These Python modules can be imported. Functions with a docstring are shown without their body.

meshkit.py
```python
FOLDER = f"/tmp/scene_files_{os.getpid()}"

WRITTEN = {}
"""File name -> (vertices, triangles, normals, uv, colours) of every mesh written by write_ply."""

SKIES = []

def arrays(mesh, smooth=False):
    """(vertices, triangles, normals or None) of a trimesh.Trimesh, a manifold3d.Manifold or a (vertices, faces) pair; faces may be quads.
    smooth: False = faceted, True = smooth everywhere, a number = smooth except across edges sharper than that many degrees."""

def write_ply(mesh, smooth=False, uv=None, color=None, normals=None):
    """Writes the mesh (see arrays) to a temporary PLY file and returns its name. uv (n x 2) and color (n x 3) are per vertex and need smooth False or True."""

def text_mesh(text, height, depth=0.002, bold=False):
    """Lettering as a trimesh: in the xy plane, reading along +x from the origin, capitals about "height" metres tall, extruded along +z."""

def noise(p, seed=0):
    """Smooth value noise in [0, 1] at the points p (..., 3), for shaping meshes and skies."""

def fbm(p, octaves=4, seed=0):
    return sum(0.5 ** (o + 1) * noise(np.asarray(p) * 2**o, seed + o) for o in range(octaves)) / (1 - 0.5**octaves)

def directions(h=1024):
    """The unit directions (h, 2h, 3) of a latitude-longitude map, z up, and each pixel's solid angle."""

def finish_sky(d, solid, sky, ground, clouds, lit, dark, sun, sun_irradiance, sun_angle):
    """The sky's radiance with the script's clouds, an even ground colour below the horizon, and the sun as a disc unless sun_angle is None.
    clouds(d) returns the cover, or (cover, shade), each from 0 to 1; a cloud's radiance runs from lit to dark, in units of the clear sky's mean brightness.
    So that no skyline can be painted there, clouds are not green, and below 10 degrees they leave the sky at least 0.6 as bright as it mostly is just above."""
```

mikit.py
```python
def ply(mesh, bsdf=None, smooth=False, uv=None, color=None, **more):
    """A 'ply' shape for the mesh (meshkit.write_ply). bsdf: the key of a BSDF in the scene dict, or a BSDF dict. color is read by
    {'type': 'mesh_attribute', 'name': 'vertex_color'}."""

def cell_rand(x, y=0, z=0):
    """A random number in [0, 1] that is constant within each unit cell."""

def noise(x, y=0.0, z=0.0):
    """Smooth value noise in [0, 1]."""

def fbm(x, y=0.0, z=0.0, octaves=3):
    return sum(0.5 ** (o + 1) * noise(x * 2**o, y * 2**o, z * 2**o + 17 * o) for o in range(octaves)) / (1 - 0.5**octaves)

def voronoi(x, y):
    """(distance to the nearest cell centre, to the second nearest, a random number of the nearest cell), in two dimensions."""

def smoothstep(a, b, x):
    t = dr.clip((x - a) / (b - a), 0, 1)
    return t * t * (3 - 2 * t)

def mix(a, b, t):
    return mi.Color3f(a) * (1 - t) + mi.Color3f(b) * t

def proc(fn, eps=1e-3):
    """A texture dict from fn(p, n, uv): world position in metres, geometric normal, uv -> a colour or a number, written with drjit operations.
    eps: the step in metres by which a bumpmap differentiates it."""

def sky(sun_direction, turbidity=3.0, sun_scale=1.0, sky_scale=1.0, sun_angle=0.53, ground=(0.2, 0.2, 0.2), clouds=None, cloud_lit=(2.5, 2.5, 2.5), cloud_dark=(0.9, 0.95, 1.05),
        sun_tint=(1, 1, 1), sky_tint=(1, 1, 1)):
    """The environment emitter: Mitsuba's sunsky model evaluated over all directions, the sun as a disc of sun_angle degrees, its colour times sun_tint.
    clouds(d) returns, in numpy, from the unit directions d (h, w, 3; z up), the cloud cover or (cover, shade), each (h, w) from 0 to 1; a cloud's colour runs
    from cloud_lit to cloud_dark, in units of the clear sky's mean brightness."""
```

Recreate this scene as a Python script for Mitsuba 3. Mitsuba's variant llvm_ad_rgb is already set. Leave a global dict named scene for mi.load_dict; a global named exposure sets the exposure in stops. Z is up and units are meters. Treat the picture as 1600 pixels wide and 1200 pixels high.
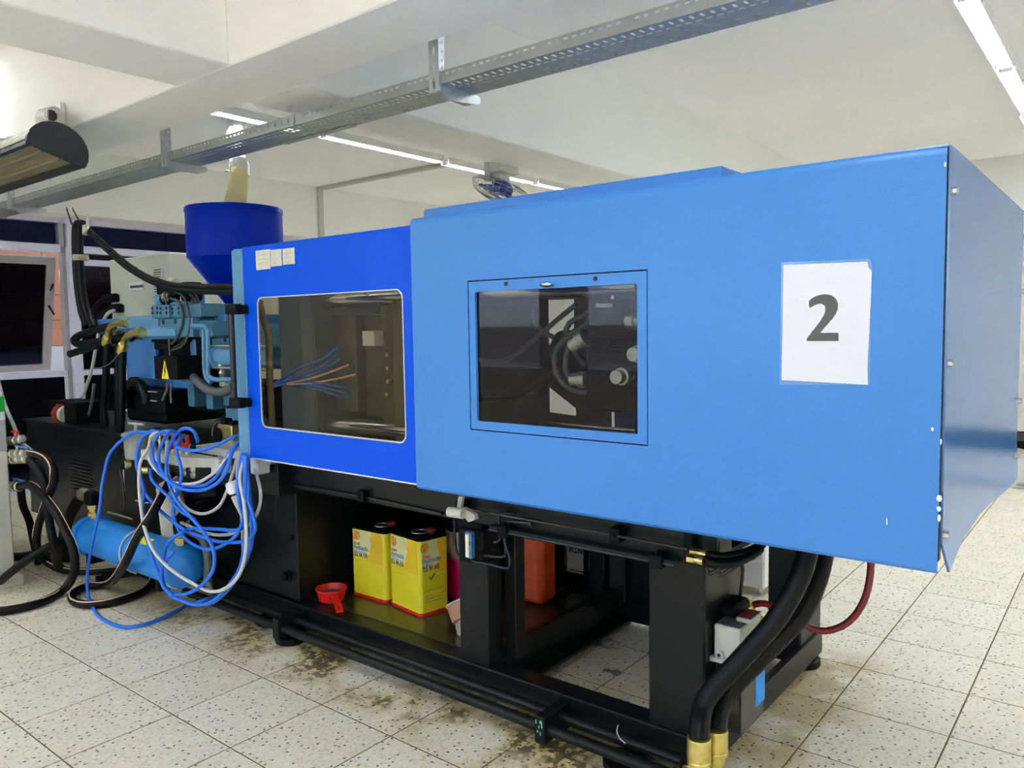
import math, random
import numpy as np, trimesh, mitsuba as mi, mikit, meshkit
import drjit as dr
import manifold3d as m3
from shapely.geometry import Polygon, box as sbox, Point
from shapely import affinity
T = mi.ScalarTransform4f
scene, labels = {}, {}
random.seed(7); rng = np.random.default_rng(7)

# ---------------------------------------------------------------- camera, sky, exposure
EYE = np.array([0.0, 0.0, 1.4795])
FWD = np.array([-0.623231, 0.778621, -0.073020]); UP = np.array([-0.033462, 0.066735, 0.997209])
scene['camera'] = {'type': 'perspective', 'fov': 66.2159, 'fov_axis': 'x', 'near_clip': 0.05, 'far_clip': 200.0,
                   'to_world': T().look_at(origin=EYE.tolist(), target=(EYE + FWD).tolist(), up=UP.tolist())}
scene['sky'] = mikit.sky([-0.35, -0.45, 0.82], turbidity=3.5, sun_scale=2.4, sky_scale=5.0, ground=(0.28, 0.27, 0.25))
LAMP = (8.0, 8.7, 9.6)
exposure = 1.86

# ---------------------------------------------------------------- helpers
def key_for(name, parent=None):
    base = f'{parent}__{name}' if parent else name
    if base not in USED:
        USED.add(base); return base
    n = 1
    while f'{base}_{n:03d}' in USED: n += 1
    k = f'{base}_{n:03d}'; USED.add(k); return k
USED = set()
def join(ms):
    return trimesh.util.concatenate([m for m in ms]) if isinstance(ms, (list, tuple)) else ms
def obj(name, mesh, mat, parent=None, smooth=False, label=None, cat=None, group=None, kind=None, **kw):
    """ONE entry of scene, keyed parent + '__' + name"""
    k = key_for(name, parent)
    scene[k] = mikit.ply(join(mesh), mat, smooth=smooth, **kw)
    tag(k, label, cat, group, kind); return k
def tag(k, label=None, cat=None, group=None, kind=None):
    d = {a: b for a, b in (('label', label), ('category', cat), ('group', group), ('kind', kind)) if b}
    if d: labels[k] = d
def thing(name, label, cat, group=None):
    k = key_for(name); tag(k, label, cat, group); return k
def hull(p): return trimesh.Trimesh(vertices=np.asarray(p, float)).convex_hull
def box(x0, x1, y0, y1, z0, z1):
    m = trimesh.creation.box(extents=(abs(x1-x0), abs(y1-y0), abs(z1-z0))); m.apply_translation(((x0+x1)/2, (y0+y1)/2, (z0+z1)/2)); return m
def cbox(x0, x1, y0, y1, z0, z1, c=.004):
    x0, x1 = sorted((x0, x1)); y0, y1 = sorted((y0, y1)); z0, z1 = sorted((z0, z1))
    c = min(c, (x1-x0)*.45, (y1-y0)*.45, (z1-z0)*.45); p = []
    for x, sx in ((x0, 1), (x1, -1)):
        for y, sy in ((y0, 1), (y1, -1)):
            for z, sz in ((z0, 1), (z1, -1)):
                p += [(x, y+sy*c, z+sz*c), (x+sx*c, y, z+sz*c), (x+sx*c, y+sy*c, z)]
    return hull(p)
def spline(pts, step=.03):
    p = np.asarray(pts, float)
    if len(p) < 3: return p
    q = np.vstack([2*p[0]-p[1], p, 2*p[-1]-p[-2]]); out = []
    for i in range(1, len(q)-2):
        a, b, c, d = q[i-1], q[i], q[i+1], q[i+2]
        n = max(2, int(np.linalg.norm(c-b)/step)+1)
        for t in np.arange(n)/n:
            out.append(.5*((2*b)+(c-a)*t+(2*a-5*b+4*c-d)*t*t+(3*b-a-3*c+d)*t**3))
    out.append(p[-1]); return np.array(out)
def tube(pts, r, n=10, curve=True, step=.03):
    p = spline(pts, step) if curve else np.asarray(pts, float)
    keep = [0]
    for i in range(1, len(p)):
        if np.linalg.norm(p[i]-p[keep[-1]]) > 1e-5: keep.append(i)
    p = p[keep]; rr = np.full(len(p), float(r)) if np.isscalar(r) else np.interp(np.linspace(0, 1, len(p)), np.linspace(0, 1, len(r)), r)
    t = np.gradient(p, axis=0); t /= np.linalg.norm(t, axis=1, keepdims=True)+1e-12
    u = np.cross(t[0], [0, 0, 1.0]); u = np.cross(t[0], [0, 1.0, 0]) if np.linalg.norm(u) < .1 else u
    u /= np.linalg.norm(u); V = []; an = np.arange(n)*2*np.pi/n
    for i in range(len(p)):
        u = u - t[i]*(u @ t[i]); u /= np.linalg.norm(u)+1e-12; w = np.cross(t[i], u)
        V.append(p[i] + rr[i]*(np.cos(an)[:, None]*u + np.sin(an)[:, None]*w))
    V = np.vstack(V); F = []
    for i in range(len(p)-1):
        a = i*n + np.arange(n); b = i*n + (np.arange(n)+1) % n
        F += [np.stack([a, b, b+n], 1), np.stack([a, b+n, a+n], 1)]
    c0, c1 = len(V), len(V)+1; k = np.arange(n); V = np.vstack([V, p[0], p[-1]])
    F += [np.stack([(k+1) % n, k, k*0+c0], 1), np.stack([(len(p)-1)*n+k, (len(p)-1)*n+(k+1) % n, k*0+c1], 1)]
    return trimesh.Trimesh(V, np.vstack(F), process=False)
def rod(a, b, r, n=14): return tube([a, b], r, n, curve=False)
def lathe(prof, n=32):
    """closed solid of revolution about z from (r, z) pairs running up the outside"""
    r = np.array([max(a, 1e-5) for a, _ in prof]); z = np.array([b for _, b in prof]); an = np.arange(n)*2*np.pi/n; m = len(prof)
    V = np.stack([np.outer(r, np.cos(an)), np.outer(r, np.sin(an)), np.repeat(z[:, None], n, 1)], -1).reshape(-1, 3); F = []
    for i in range(m-1):
        a = i*n+np.arange(n); b = i*n+(np.arange(n)+1) % n
        F += [np.stack([a, b, b+n], 1), np.stack([a, b+n, a+n], 1)]
    k = np.arange(n); V = np.vstack([V, [0, 0, z[0]], [0, 0, z[-1]]])
    F += [np.stack([(k+1) % n, k, k*0+m*n], 1), np.stack([(m-1)*n+k, (m-1)*n+(k+1) % n, k*0+m*n+1], 1)]
    return trimesh.Trimesh(V, np.vstack(F), process=False)
def turned(prof, a, b, n=24):
    """lathe whose z axis runs from a towards b"""
    m = lathe(prof, n); d = np.asarray(b, float)-np.asarray(a, float); d /= np.linalg.norm(d)
    m.apply_transform(trimesh.geometry.align_vectors([0, 0, 1], d)); m.apply_translation(a); return m
def prism(poly, axis, a0, a1):
    """2D shape extruded along an axis: Y takes (x, z), X takes (y, z), Z takes (x, y)"""
    ms = []
    poly = poly if hasattr(poly, 'geoms') or hasattr(poly, 'exterior') else Polygon(poly)
    for g in getattr(poly, 'geoms', [poly]):
        m = trimesh.creation.extrude_polygon(g, abs(a1-a0), engine='earcut'); v = np.array(m.vertices); w = v[:, 2]+min(a0, a1)
        if axis == 'Y': m = trimesh.Trimesh(np.stack([v[:, 0], w, v[:, 1]], 1), np.array(m.faces)[:, ::-1], process=False)
        elif axis == 'X': m = trimesh.Trimesh(np.stack([w, v[:, 0], v[:, 1]], 1), m.faces, process=False)
        else: m = trimesh.Trimesh(np.stack([v[:, 0], v[:, 1], w], 1), m.faces, process=False)
        ms.append(m)
    return join(ms)
def rrect(x0, z0, x1, z1, r, n=6): return sbox(x0+r, z0+r, x1-r, z1-r).buffer(r, quad_segs=n)
def slot(cx, cz, w, h):
    r = min(w, h)/2*.98; return sbox(cx-w/2+r, cz-h/2+r, cx+w/2-r, cz+h/2-r).buffer(r, quad_segs=2)
def LineStringBuf(a, b, r):
    from shapely.geometry import LineString
    return LineString([tuple(a), tuple(b)]).buffer(r)
def frame_of(m, mat4): m = m.copy(); m.apply_transform(mat4); return m
def rotz(m, deg, at):
    m = join(m).copy(); m.apply_transform(trimesh.transformations.rotation_matrix(math.radians(deg), [0, 0, 1], at)); return m
def rot(m, deg, ax, at):
    m = join(m).copy(); m.apply_transform(trimesh.transformations.rotation_matrix(math.radians(deg), ax, at)); return m
def text_on_front(txt, x, y, z, h, depth=.0006, bold=False, squeeze=1.0):
    """lettering that faces -y, its lower left corner at x, z"""
    m = meshkit.text_mesh(txt, h, depth, bold); v = np.array(m.vertices)
    return trimesh.Trimesh(np.stack([x+v[:, 0]*squeeze, y-v[:, 2], z+v[:, 1]], 1), m.faces, process=False)
def text_on_right(txt, x, y, z, h, depth=.0006, bold=False, squeeze=1.0):
    """lettering that faces +x, running along +y"""
    m = meshkit.text_mesh(txt, h, depth, bold); v = np.array(m.vertices)
    return trimesh.Trimesh(np.stack([x+v[:, 2], y+v[:, 0]*squeeze, z+v[:, 1]], 1), m.faces, process=False)
def bolt_front(x, y, z, r=.008, t=.006): return turned([(r, 0), (r, t*.7), (r*.8, t)], (x, y, z), (x, y-1, z), 6)
def bolt_right(x, y, z, r=.008, t=.006): return turned([(r, 0), (r, t*.7), (r*.8, t)], (x, y, z), (x+1, y, z), 6)
def bolt_up(x, y, z, r=.008, t=.006): return turned([(r, 0), (r, t*.7), (r*.8, t)], (x, y, z), (x, y, z+1), 6)

# ---------------------------------------------------------------- materials
def rgb(c): return {'type': 'rgb', 'value': [float(v) for v in c]}
def mat(name, c, rough=.5, metal=0.0, spec=.5, clear=0.0):
    col = c if isinstance(c, dict) else rgb(c)
    b = {'type': 'principled', 'base_color': col, 'roughness': rough, 'metallic': metal, 'specular': spec}
    if clear: b['clearcoat'] = clear; b['clearcoat_gloss'] = .9
    scene[name] = {'type': 'twosided', 'bsdf': b}; return name
P = mikit.proc; N = mikit.noise; FB = mikit.fbm; SS = mikit.smoothstep; MX = mikit.mix
def wall_fn(c, amp=.04):
    return P(lambda p, n, uv: mi.Color3f(c)*(1-amp+2*amp*FB(p.x*1.3, p.y*1.3, p.z*1.3)))
mat('m_wall', wall_fn((.84, .84, .80)), .8)
mat('m_ceiling', wall_fn((.85, .85, .87)), .85)
def terrazzo(p, n, uv):
    tx, ty = dr.floor((p.x+4.084)/.4), dr.floor((p.y-1.465)/.4)
    tone = mikit.cell_rand(tx, ty, 5)
    base = MX((.82, .745, .56), (.90, .835, .67), tone*.6+.4*FB(p.x*6, p.y*6))
    d, s, w = mikit.voronoi(p.x*70, p.y*70)
    base = MX(base, MX((.93, .91, .84), (.64, .58, .45), w), SS(.42, .30, d)*SS(.30, .55, dr.abs(w-.5)*2+.15))
    d2, s2, w2 = mikit.voronoi(p.x*32+13, p.y*32)
    spk = SS(.18, .12, d2)*SS(.62, .66, w2)
    base = MX(base, (.05, .04, .035), spk*.9)
    # oil that has dripped and spread along the front of the machine base and round its feet
    nz = FB(p.x*5, p.y*5, 2.0, 4); fine = FB(p.x*45, p.y*45, 7.0, 3)
    dy = dr.abs(p.y-2.22)
    oil = SS(.50, .04, dy)*SS(-5.2, -4.4, p.x)*SS(-.75, -1.1, p.x)*SS(.28, .60, nz)
    base = MX(base, mi.Color3f(base)*mi.Color3f(.62, .52, .22), oil*.85)
    black = SS(.30, .02, dr.abs(p.y-2.12))*SS(.42, .62, nz)*SS(.36, .56, fine)*SS(-4.3, -3.6, p.x)*SS(-.9, -1.2, p.x)
    base = MX(base, (.03, .028, .02), black*.85)
    d3 = dr.sqrt(dr.square(p.x+1.93)+dr.square((p.y-3.04)*1.6)); blob = SS(.13, .05, d3)*SS(.42, .60, fine)
    d4 = dr.sqrt(dr.square(p.x+1.72)+dr.square((p.y-2.80)*1.2)); blob2 = SS(.07, .045, d4+.03*nz)*SS(.38, .5, fine)
    base = MX(base, (.04, .035, .025), dr.maximum(blob, blob2)*.85)
    right = SS(.30, .05, dr.abs(p.x+.98))*SS(2.3, 2.6, p.y)*SS(3.7, 3.4, p.y)*SS(.40, .65, nz)
    base = MX(base, mi.Color3f(base)*mi.Color3f(.55, .46, .25), right*.8)
    far = SS(-3.6, -5.0, p.x)
    return MX(base, mi.Color3f(base)*mi.Color3f(.92, .90, .74), far*.7)
mat('m_tile', P(terrazzo), .42, spec=.4)
mat('m_grout', P(lambda p, n, uv: MX((.11, .075, .035), (.22, .155, .075), FB(p.x*9, p.y*9))), .9)
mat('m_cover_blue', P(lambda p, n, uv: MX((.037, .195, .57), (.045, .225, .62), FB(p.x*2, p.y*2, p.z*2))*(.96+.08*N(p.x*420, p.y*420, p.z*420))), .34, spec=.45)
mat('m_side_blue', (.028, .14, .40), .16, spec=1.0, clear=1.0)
mat('m_door_blue', (.0008, .085, .74), .3, spec=.14)
mat('m_hopper_blue', (.0005, .022, .42), .27, spec=.10)
mat('m_pale_blue', (.10, .27, .46), .36, spec=.5)
mat('m_machine_blue', P(lambda p, n, uv: MX((.040, .14, .22), (.075, .23, .34), FB(p.x*7, p.y*7, p.z*7))), .45)
mat('m_mid_blue', (.055, .19, .46), .4)
mat('m_cooler_blue', P(lambda p, n, uv: MX((.010, .19, .60), (.02, .26, .70), FB(p.x*9, p.y*9, p.z*9))), .38)
mat('m_black', P(lambda p, n, uv: MX((.0035, .0045, .005), (.007, .009, .0095), FB(p.x*4, p.y*4, p.z*4))), .34, spec=.26)
mat('m_black_gloss', (.012, .012, .013), .2, spec=.5)
mat('m_rubber', (.0045, .0045, .005), .40, spec=.2)
mat('m_dull_black', (.0035, .0035, .004), .6, spec=.14)
mat('m_plate_floor', P(lambda p, n, uv: MX((.016, .016, .010), (.035, .034, .020), FB(p.x*6, p.y*6))), .22, spec=.6)
mat('m_steel', (.55, .55, .55), .32, metal=1.0)
mat('m_chrome', (.75, .75, .76), .14, metal=1.0)
mat('m_galv', P(lambda p, n, uv: MX((.48, .50, .52), (.66, .68, .70), FB(p.x*25, p.y*25, p.z*25))), .38, metal=1.0)
mat('m_tray', P(lambda p, n, uv: MX((.36, .38, .38), (.48, .50, .50), FB(p.x*14, p.y*14, p.z*14))), .42, metal=.9)
mat('m_brass', P(lambda p, n, uv: MX((.60, .47, .15), (.80, .68, .30), FB(p.x*60, p.y*60, p.z*60))), .32, metal=1.0)
mat('m_zinc_yellow', P(lambda p, n, uv: MX((.62, .46, .09), (.88, .76, .30), FB(p.x*60, p.y*60, p.z*60))), .3, metal=.92)
mat('m_fitting', P(lambda p, n, uv: MX((.50, .47, .34), (.72, .70, .56), FB(p.x*60, p.y*60, p.z*60))), .36, metal=.9)
mat('m_alu', P(lambda p, n, uv: MX((.52, .52, .50), (.68, .68, .66), FB(p.x*30, p.y*30, p.z*30))), .45, metal=.5)
mat('m_frame', (.76, .74, .92), .4)
mat('m_frame_grey', (.36, .35, .36), .45)
mat('m_cabinet', P(lambda p, n, uv: MX((.60, .63, .52), (.68, .70, .60), FB(p.x*2, p.y*2, p.z*2))), .5)
mat('m_cream', (.62, .62, .54), .55)
mat('m_cast', P(lambda p, n, uv: MX((.26, .25, .22), (.40, .385, .34), FB(p.x*40, p.y*40, p.z*40))), .5, metal=.3)
mat('m_manifold', P(lambda p, n, uv: MX((.44, .42, .34), (.58, .56, .48), FB(p.x*25, p.y*25, p.z*25))), .5)
mat('m_white', (.80, .80, .80), .4)
mat('m_white_gloss', (.84, .84, .84), .2)
mat('m_grey', (.40, .41, .42), .5)
mat('m_grey_rubber', P(lambda p, n, uv: MX((.36, .34, .25), (.54, .51, .41), FB(p.x*20, p.y*20, p.z*20))), .7)
mat('m_paper', (.70, .71, .77), .45)
mat('m_film_edge', (.12, .29, .58), .12, spec=.8)
mat('m_ink', (.085, .085, .085), .5)
mat('m_label_paper', P(lambda p, n, uv: MX((.58, .57, .46), (.72, .71, .60), FB(p.x*40, p.y*40, p.z*40))), .7)
mat('m_tin_yellow', (.86, .74, .025), .3, spec=.5)
mat('m_tin_orange', (.88, .58, .015), .3)
mat('m_tin_pale', (.80, .77, .34), .35)
mat('m_tin_red', (.72, .02, .015), .3)
mat('m_print_blue', (.02, .16, .52), .5)
mat('m_print_red', (.68, .06, .015), .5)
mat('m_print_yellow', (.92, .55, .01), .5)
mat('m_print_black', (.015, .015, .015), .5)
mat('m_cream_print', (.86, .82, .55), .5)
mat('m_red', (.70, .018, .014), .35)
mat('m_dark_red', (.20, .016, .018), .35)
mat('m_socket_red', (.32, .035, .025), .4)
mat('m_orange_can', P(lambda p, n, uv: MX((.50, .055, .010), (.62, .085, .016), FB(p.x*8, p.y*8, p.z*8))), .45)
mat('m_pink', P(lambda p, n, uv: MX((.82, .80, .84), (.86, .012, .22), SS(.395, .345, p.z+.03*N(p.x*30, p.y*30, p.z*4)))), .35)
mat('m_hose_blue', (.012, .16, .74), .3, spec=.5)
mat('m_hose_white', (.58, .58, .52), .4)
mat('m_copper_stripe', (.82, .50, .34), .5)
mat('m_hose_grey', (.11, .12, .12), .4)
mat('m_yellow_hose', P(lambda p, n, uv: MX((.80, .68, .25), (.86, .82, .62), SS(-.2, .6, dr.sin(p.z*420))*.6+.4*FB(p.x*20, p.y*20, p.z*20))), .4)
mat('m_sticker_blue', (.015, .27, .80), .5)
mat('m_yellow', (.88, .72, .02), .4)
mat('m_green', (.01, .42, .06), .4)
mat('m_teal_chip', (.10, .42, .33), .6)
mat('m_tan_seal', P(lambda p, n, uv: MX((.30, .26, .16), (.48, .43, .30), FB(p.x*40, p.y*40, p.z*40))), .7)
mat('m_mould_steel', P(lambda p, n, uv: MX((.10, .09, .07), (.19, .17, .13), FB(p.x*6, p.y*6, p.z*6))), .42, metal=.4)
mat('m_brown_steel', P(lambda p, n, uv: MX((.055, .045, .028), (.12, .10, .065), FB(p.x*6, p.y*6, p.z*6))), .5)
mat('m_heater_shell', P(lambda p, n, uv: MX((.20, .195, .085), (.30, .29, .16), FB(p.x*20, p.y*60, p.z*60))), .42, metal=.15)
mat('m_reflector', P(lambda p, n, uv: MX((.44, .38, .20), (.72, .66, .46), FB(p.x*5, p.y*70, p.z*70))), .25, metal=.8)
mat('m_heater_cap', (.018, .024, .032), .35)
mat('m_brick', P(lambda p, n, uv: MX((.34, .13, .055), (.42, .17, .08), FB(p.x*3, p.y*3, p.z*3))), .85)
mat('m_stone', P(lambda p, n, uv: MX((.40, .36, .29), (.48, .44, .37), FB(p.x*3, p.y*3, p.z*3))), .85)
mat('m_asphalt', (.30, .29, .28), .9)
mat('m_fan_blue', (.02, .045, .30), .25)
mat('m_grey_duct', (.52, .51, .45), .6)
mat('m_tub', (.46, .37, .27), .3)
mat('m_hose_grey2', (.45,.44,.40), .45)
mat('m_grey_light', (.50,.49,.44), .5)
mat('m_tub_red', (.42, .22, .14), .3)
mat('m_dark_grey', (.05,.052,.055), .5)
mat('m_cable', (.055,.056,.05), .35)
mat('m_platen_blue', (.05, .075, .12), .5)
mat('m_tub_rim', (.70, .60, .42), .35)
mat('m_smoky', (.035, .034, .028), .15)
scene['m_pane'] = {'type': 'thindielectric', 'int_ior': 1.5}
scene['m_tinted_pane'] = {'type': 'thindielectric', 'int_ior': 1.5, 'specular_transmittance': rgb((.0003, .0005, .0016)), 'specular_reflectance': rgb((.25, .25, .4))}
scene['m_blue_film_pane'] = {'type': 'thindielectric', 'int_ior': 1.5, 'specular_transmittance': rgb((.0002, .0026, .040)), 'specular_reflectance': rgb((.2, .25, .6))}
scene['m_oily_pane'] = {'type': 'thindielectric', 'int_ior': 1.49, 'specular_transmittance': rgb((.66, .60, .46)), 'specular_reflectance': rgb((.35, .33, .28))}
scene['m_smoke_pane'] = {'type': 'thindielectric', 'int_ior': 1.49, 'specular_transmittance': rgb((.55, .56, .58)), 'specular_reflectance': rgb((.3, .3, .33))}
scene['m_clear_film'] = {'type': 'thindielectric', 'int_ior': 1.45}
scene['m_lens'] = {'type': 'twosided', 'bsdf': {'type': 'diffuse', 'reflectance': rgb((.8, .8, .8))}}
# ---------------------------------------------------------------- the room
CEIL, ZB = 3.17, 2.538
obj('floor', box(-8.6, 2.7, -3.2, 10.0, -.12, -.0016), 'm_grout', kind='structure', label='grid of square terrazzo tiles in dark joints')
tiles = []
for i in range(-11, 17):
    for j in range(-12, 22):
        x0, y0 = -4.0841+.4*i, 1.465+.4*j
        if x0 > 2.65 or x0 < -8.5 or y0 > 9.8 or y0 < -3.2: continue
        c = np.array([x0+.2, y0+.2, 0]); d = c-EYE; zz = d @ FWD
        rt = np.cross(FWD, UP); seen = zz > .6 and abs(d @ rt)/zz < .70 and -(d @ UP)/zz < .56
        tiles.append((0 if seen else 1, np.linalg.norm(d), x0, y0))
tiles.sort()
def tile_mesh(x0, y0):
    g, h = .0030, random.uniform(-.0004, .0003)
    return hull([(x0+g+c, y0+g+c2, z) for c, c2, z in ()] + [(x, y, -.02) for x in (x0+g, x0+.4-g) for y in (y0+g, y0+.4-g)] +
                [(x, y, h-.0008) for x in (x0+g, x0+.4-g) for y in (y0+g, y0+.4-g)] + [(x, y, h) for x in (x0+g+.001, x0+.4-g-.001) for y in (y0+g+.001, y0+.4-g-.001)])
rest = []
for n, (hid, dist, x0, y0) in enumerate(tiles):
    if n < 290 and not hid: obj('tile', tile_mesh(x0, y0), 'm_tile', 'floor')
    else: rest.append(tile_mesh(x0, y0))
obj('tile_field', rest, 'm_tile', 'floor', kind='stuff')

obj('ceiling', box(-8.3, 2.7, -3.2, 9.9, CEIL, CEIL+.2), 'm_ceiling', kind='structure', label='white plastered ceiling crossed by deep beams')
for (x0, x1, y0, y1) in ((-7.9, 2.6, 1.825, 2.165), (-3.29, -2.885, -3.1, 1.825), (-3.29, -2.885, 2.165, 9.75), (.9, 1.3, 2.165, 9.75), (.9, 1.3, -3.1, 1.825)):
    obj('beam', cbox(x0, x1, y0, y1, ZB, CEIL+.02, .006), 'm_wall', 'ceiling')
obj('wall_back', box(-8.3, 2.7, 9.72, 9.9, -.05, CEIL+.1), 'm_wall', kind='structure', label='white back wall far behind the machine')
obj('wall_right', box(2.6, 2.75, -3.2, 9.9, -.05, CEIL+.1), 'm_wall', kind='structure')
# wall behind the photographer with its daylight windows
fw = sbox(-8.3, -.05, 2.7, CEIL+.1)
wins = [(-7.6, -5.2), (-4.7, -2.3), (-1.8, .6)]
for a, b in wins: fw = fw.difference(sbox(a, .95, b, 2.5))
obj('wall_front', prism(fw, 'Y', -3.15, -3.0), 'm_wall', kind='structure')
for n, (a, b) in enumerate(wins):
    w = obj(f'window_{n+2}', prism(sbox(a, .95, b, 2.5).difference(sbox(a+.06, 1.01, (a+b)/2-.03, 2.44)).difference(sbox((a+b)/2+.03, 1.01, b-.06, 2.44)), 'Y', -3.11, -3.05), 'm_frame', kind='structure')
    for (c, d) in ((a+.05, (a+b)/2-.02), ((a+b)/2+.02, b-.05)): obj('pane', prism(sbox(c, 1.0, d, 2.45), 'Y', -3.083, -3.0829), 'm_pane', w)
# end wall: bulkhead over a full-width glazed front
obj('wall_left', [box(-8.3, -7.70, -3.2, 9.9, ZB+.03, CEIL+.1), box(-8.3, -7.70, 5.99, 9.9, -.05, ZB+.03), box(-8.3, -7.70, -3.2, -1.6, -.05, ZB+.03)], 'm_wall', kind='structure', label='white end wall above the dark glazing')
XG = -8.05
w1 = thing('window_1', 'dark glazed window front in pale aluminium frames on the left', None); labels[w1]['kind'] = 'structure'
def fbar(y0, y1, z0, z1, m='m_frame', x0=XG-.06, x1=XG+.06, name='frame'): return obj(name, cbox(x0, x1, y0, y1, z0, z1, .004), m, w1)
ys = [-1.6, .45, 3.19, 5.96]
fbar(-1.6, 5.99, 2.52, 2.58, 'm_frame'); fbar(-1.6, 5.99, -.02, .09)
for y in (.45, 3.25): fbar(y, y+.085, .05, 2.56, x1=XG+.09)
fbar(3.185, 3.235, 2.30, 2.56, 'm_frame_grey'); fbar(3.215, 3.252, .05, 2.30, 'm_frame_grey', x1=XG+.03); fbar(5.90, 5.99, .05, 2.56); fbar(4.62, 4.70, .05, 2.56)
for (a, b) in ((-1.6, .45), (.53, 3.19), (3.33, 4.62), (4.70, 5.90)):
    fbar(a, b, 2.245, 2.315, x1=XG+.08)
    fbar(a, b, 1.07, 1.125, x1=XG+.08)
    obj('pane', box(XG-.003, XG-.0028, a, b, 2.31, 2.53), 'm_blue_film_pane', w1)
    obj('pane', box(XG-.003, XG-.0028, a, b, .085, 1.075), 'm_tinted_pane', w1)
    if a != .53: obj('pane', box(XG-.003, XG-.0028, a, b, 1.12, 2.25), 'm_tinted_pane', w1)
fbar(3.33, 4.62, 2.13, 2.19)
fbar(.53, .60, 1.12, 2.25, 'm_frame_grey')
# the open top-hung sash, its foot pushed outwards
def sashm(m): return rot(m, 14.0, [0, 1, 0], [XG-.02, 0, 2.20])
def sash_piece(name, y0, y1, z0, z1, mt): return obj(name, sashm(box(XG-.05, XG+.01, y0, y1, z0, z1)), mt, w1)
sash_piece('sash', .60, 3.17, 2.13, 2.20, 'm_frame_grey'); sash_piece('sash', .60, 3.17, 1.10, 1.16, 'm_frame_grey')
sash_piece('sash', .60, .66, 1.16, 2.13, 'm_frame_grey'); sash_piece('sash', 3.10, 3.17, 1.16, 2.13, 'm_frame_grey')
obj('pane', sashm(box(XG-.02, XG-.0198, .65, 3.11, 1.15, 2.14)), 'm_tinted_pane', w1)
obj('stay_arm', tube([(XG-.03, 3.15, 1.95), (XG-.12, 3.12, 1.80), (XG-.05, 3.15, 1.66)], .008, 6), 'm_dull_black', w1)
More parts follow.
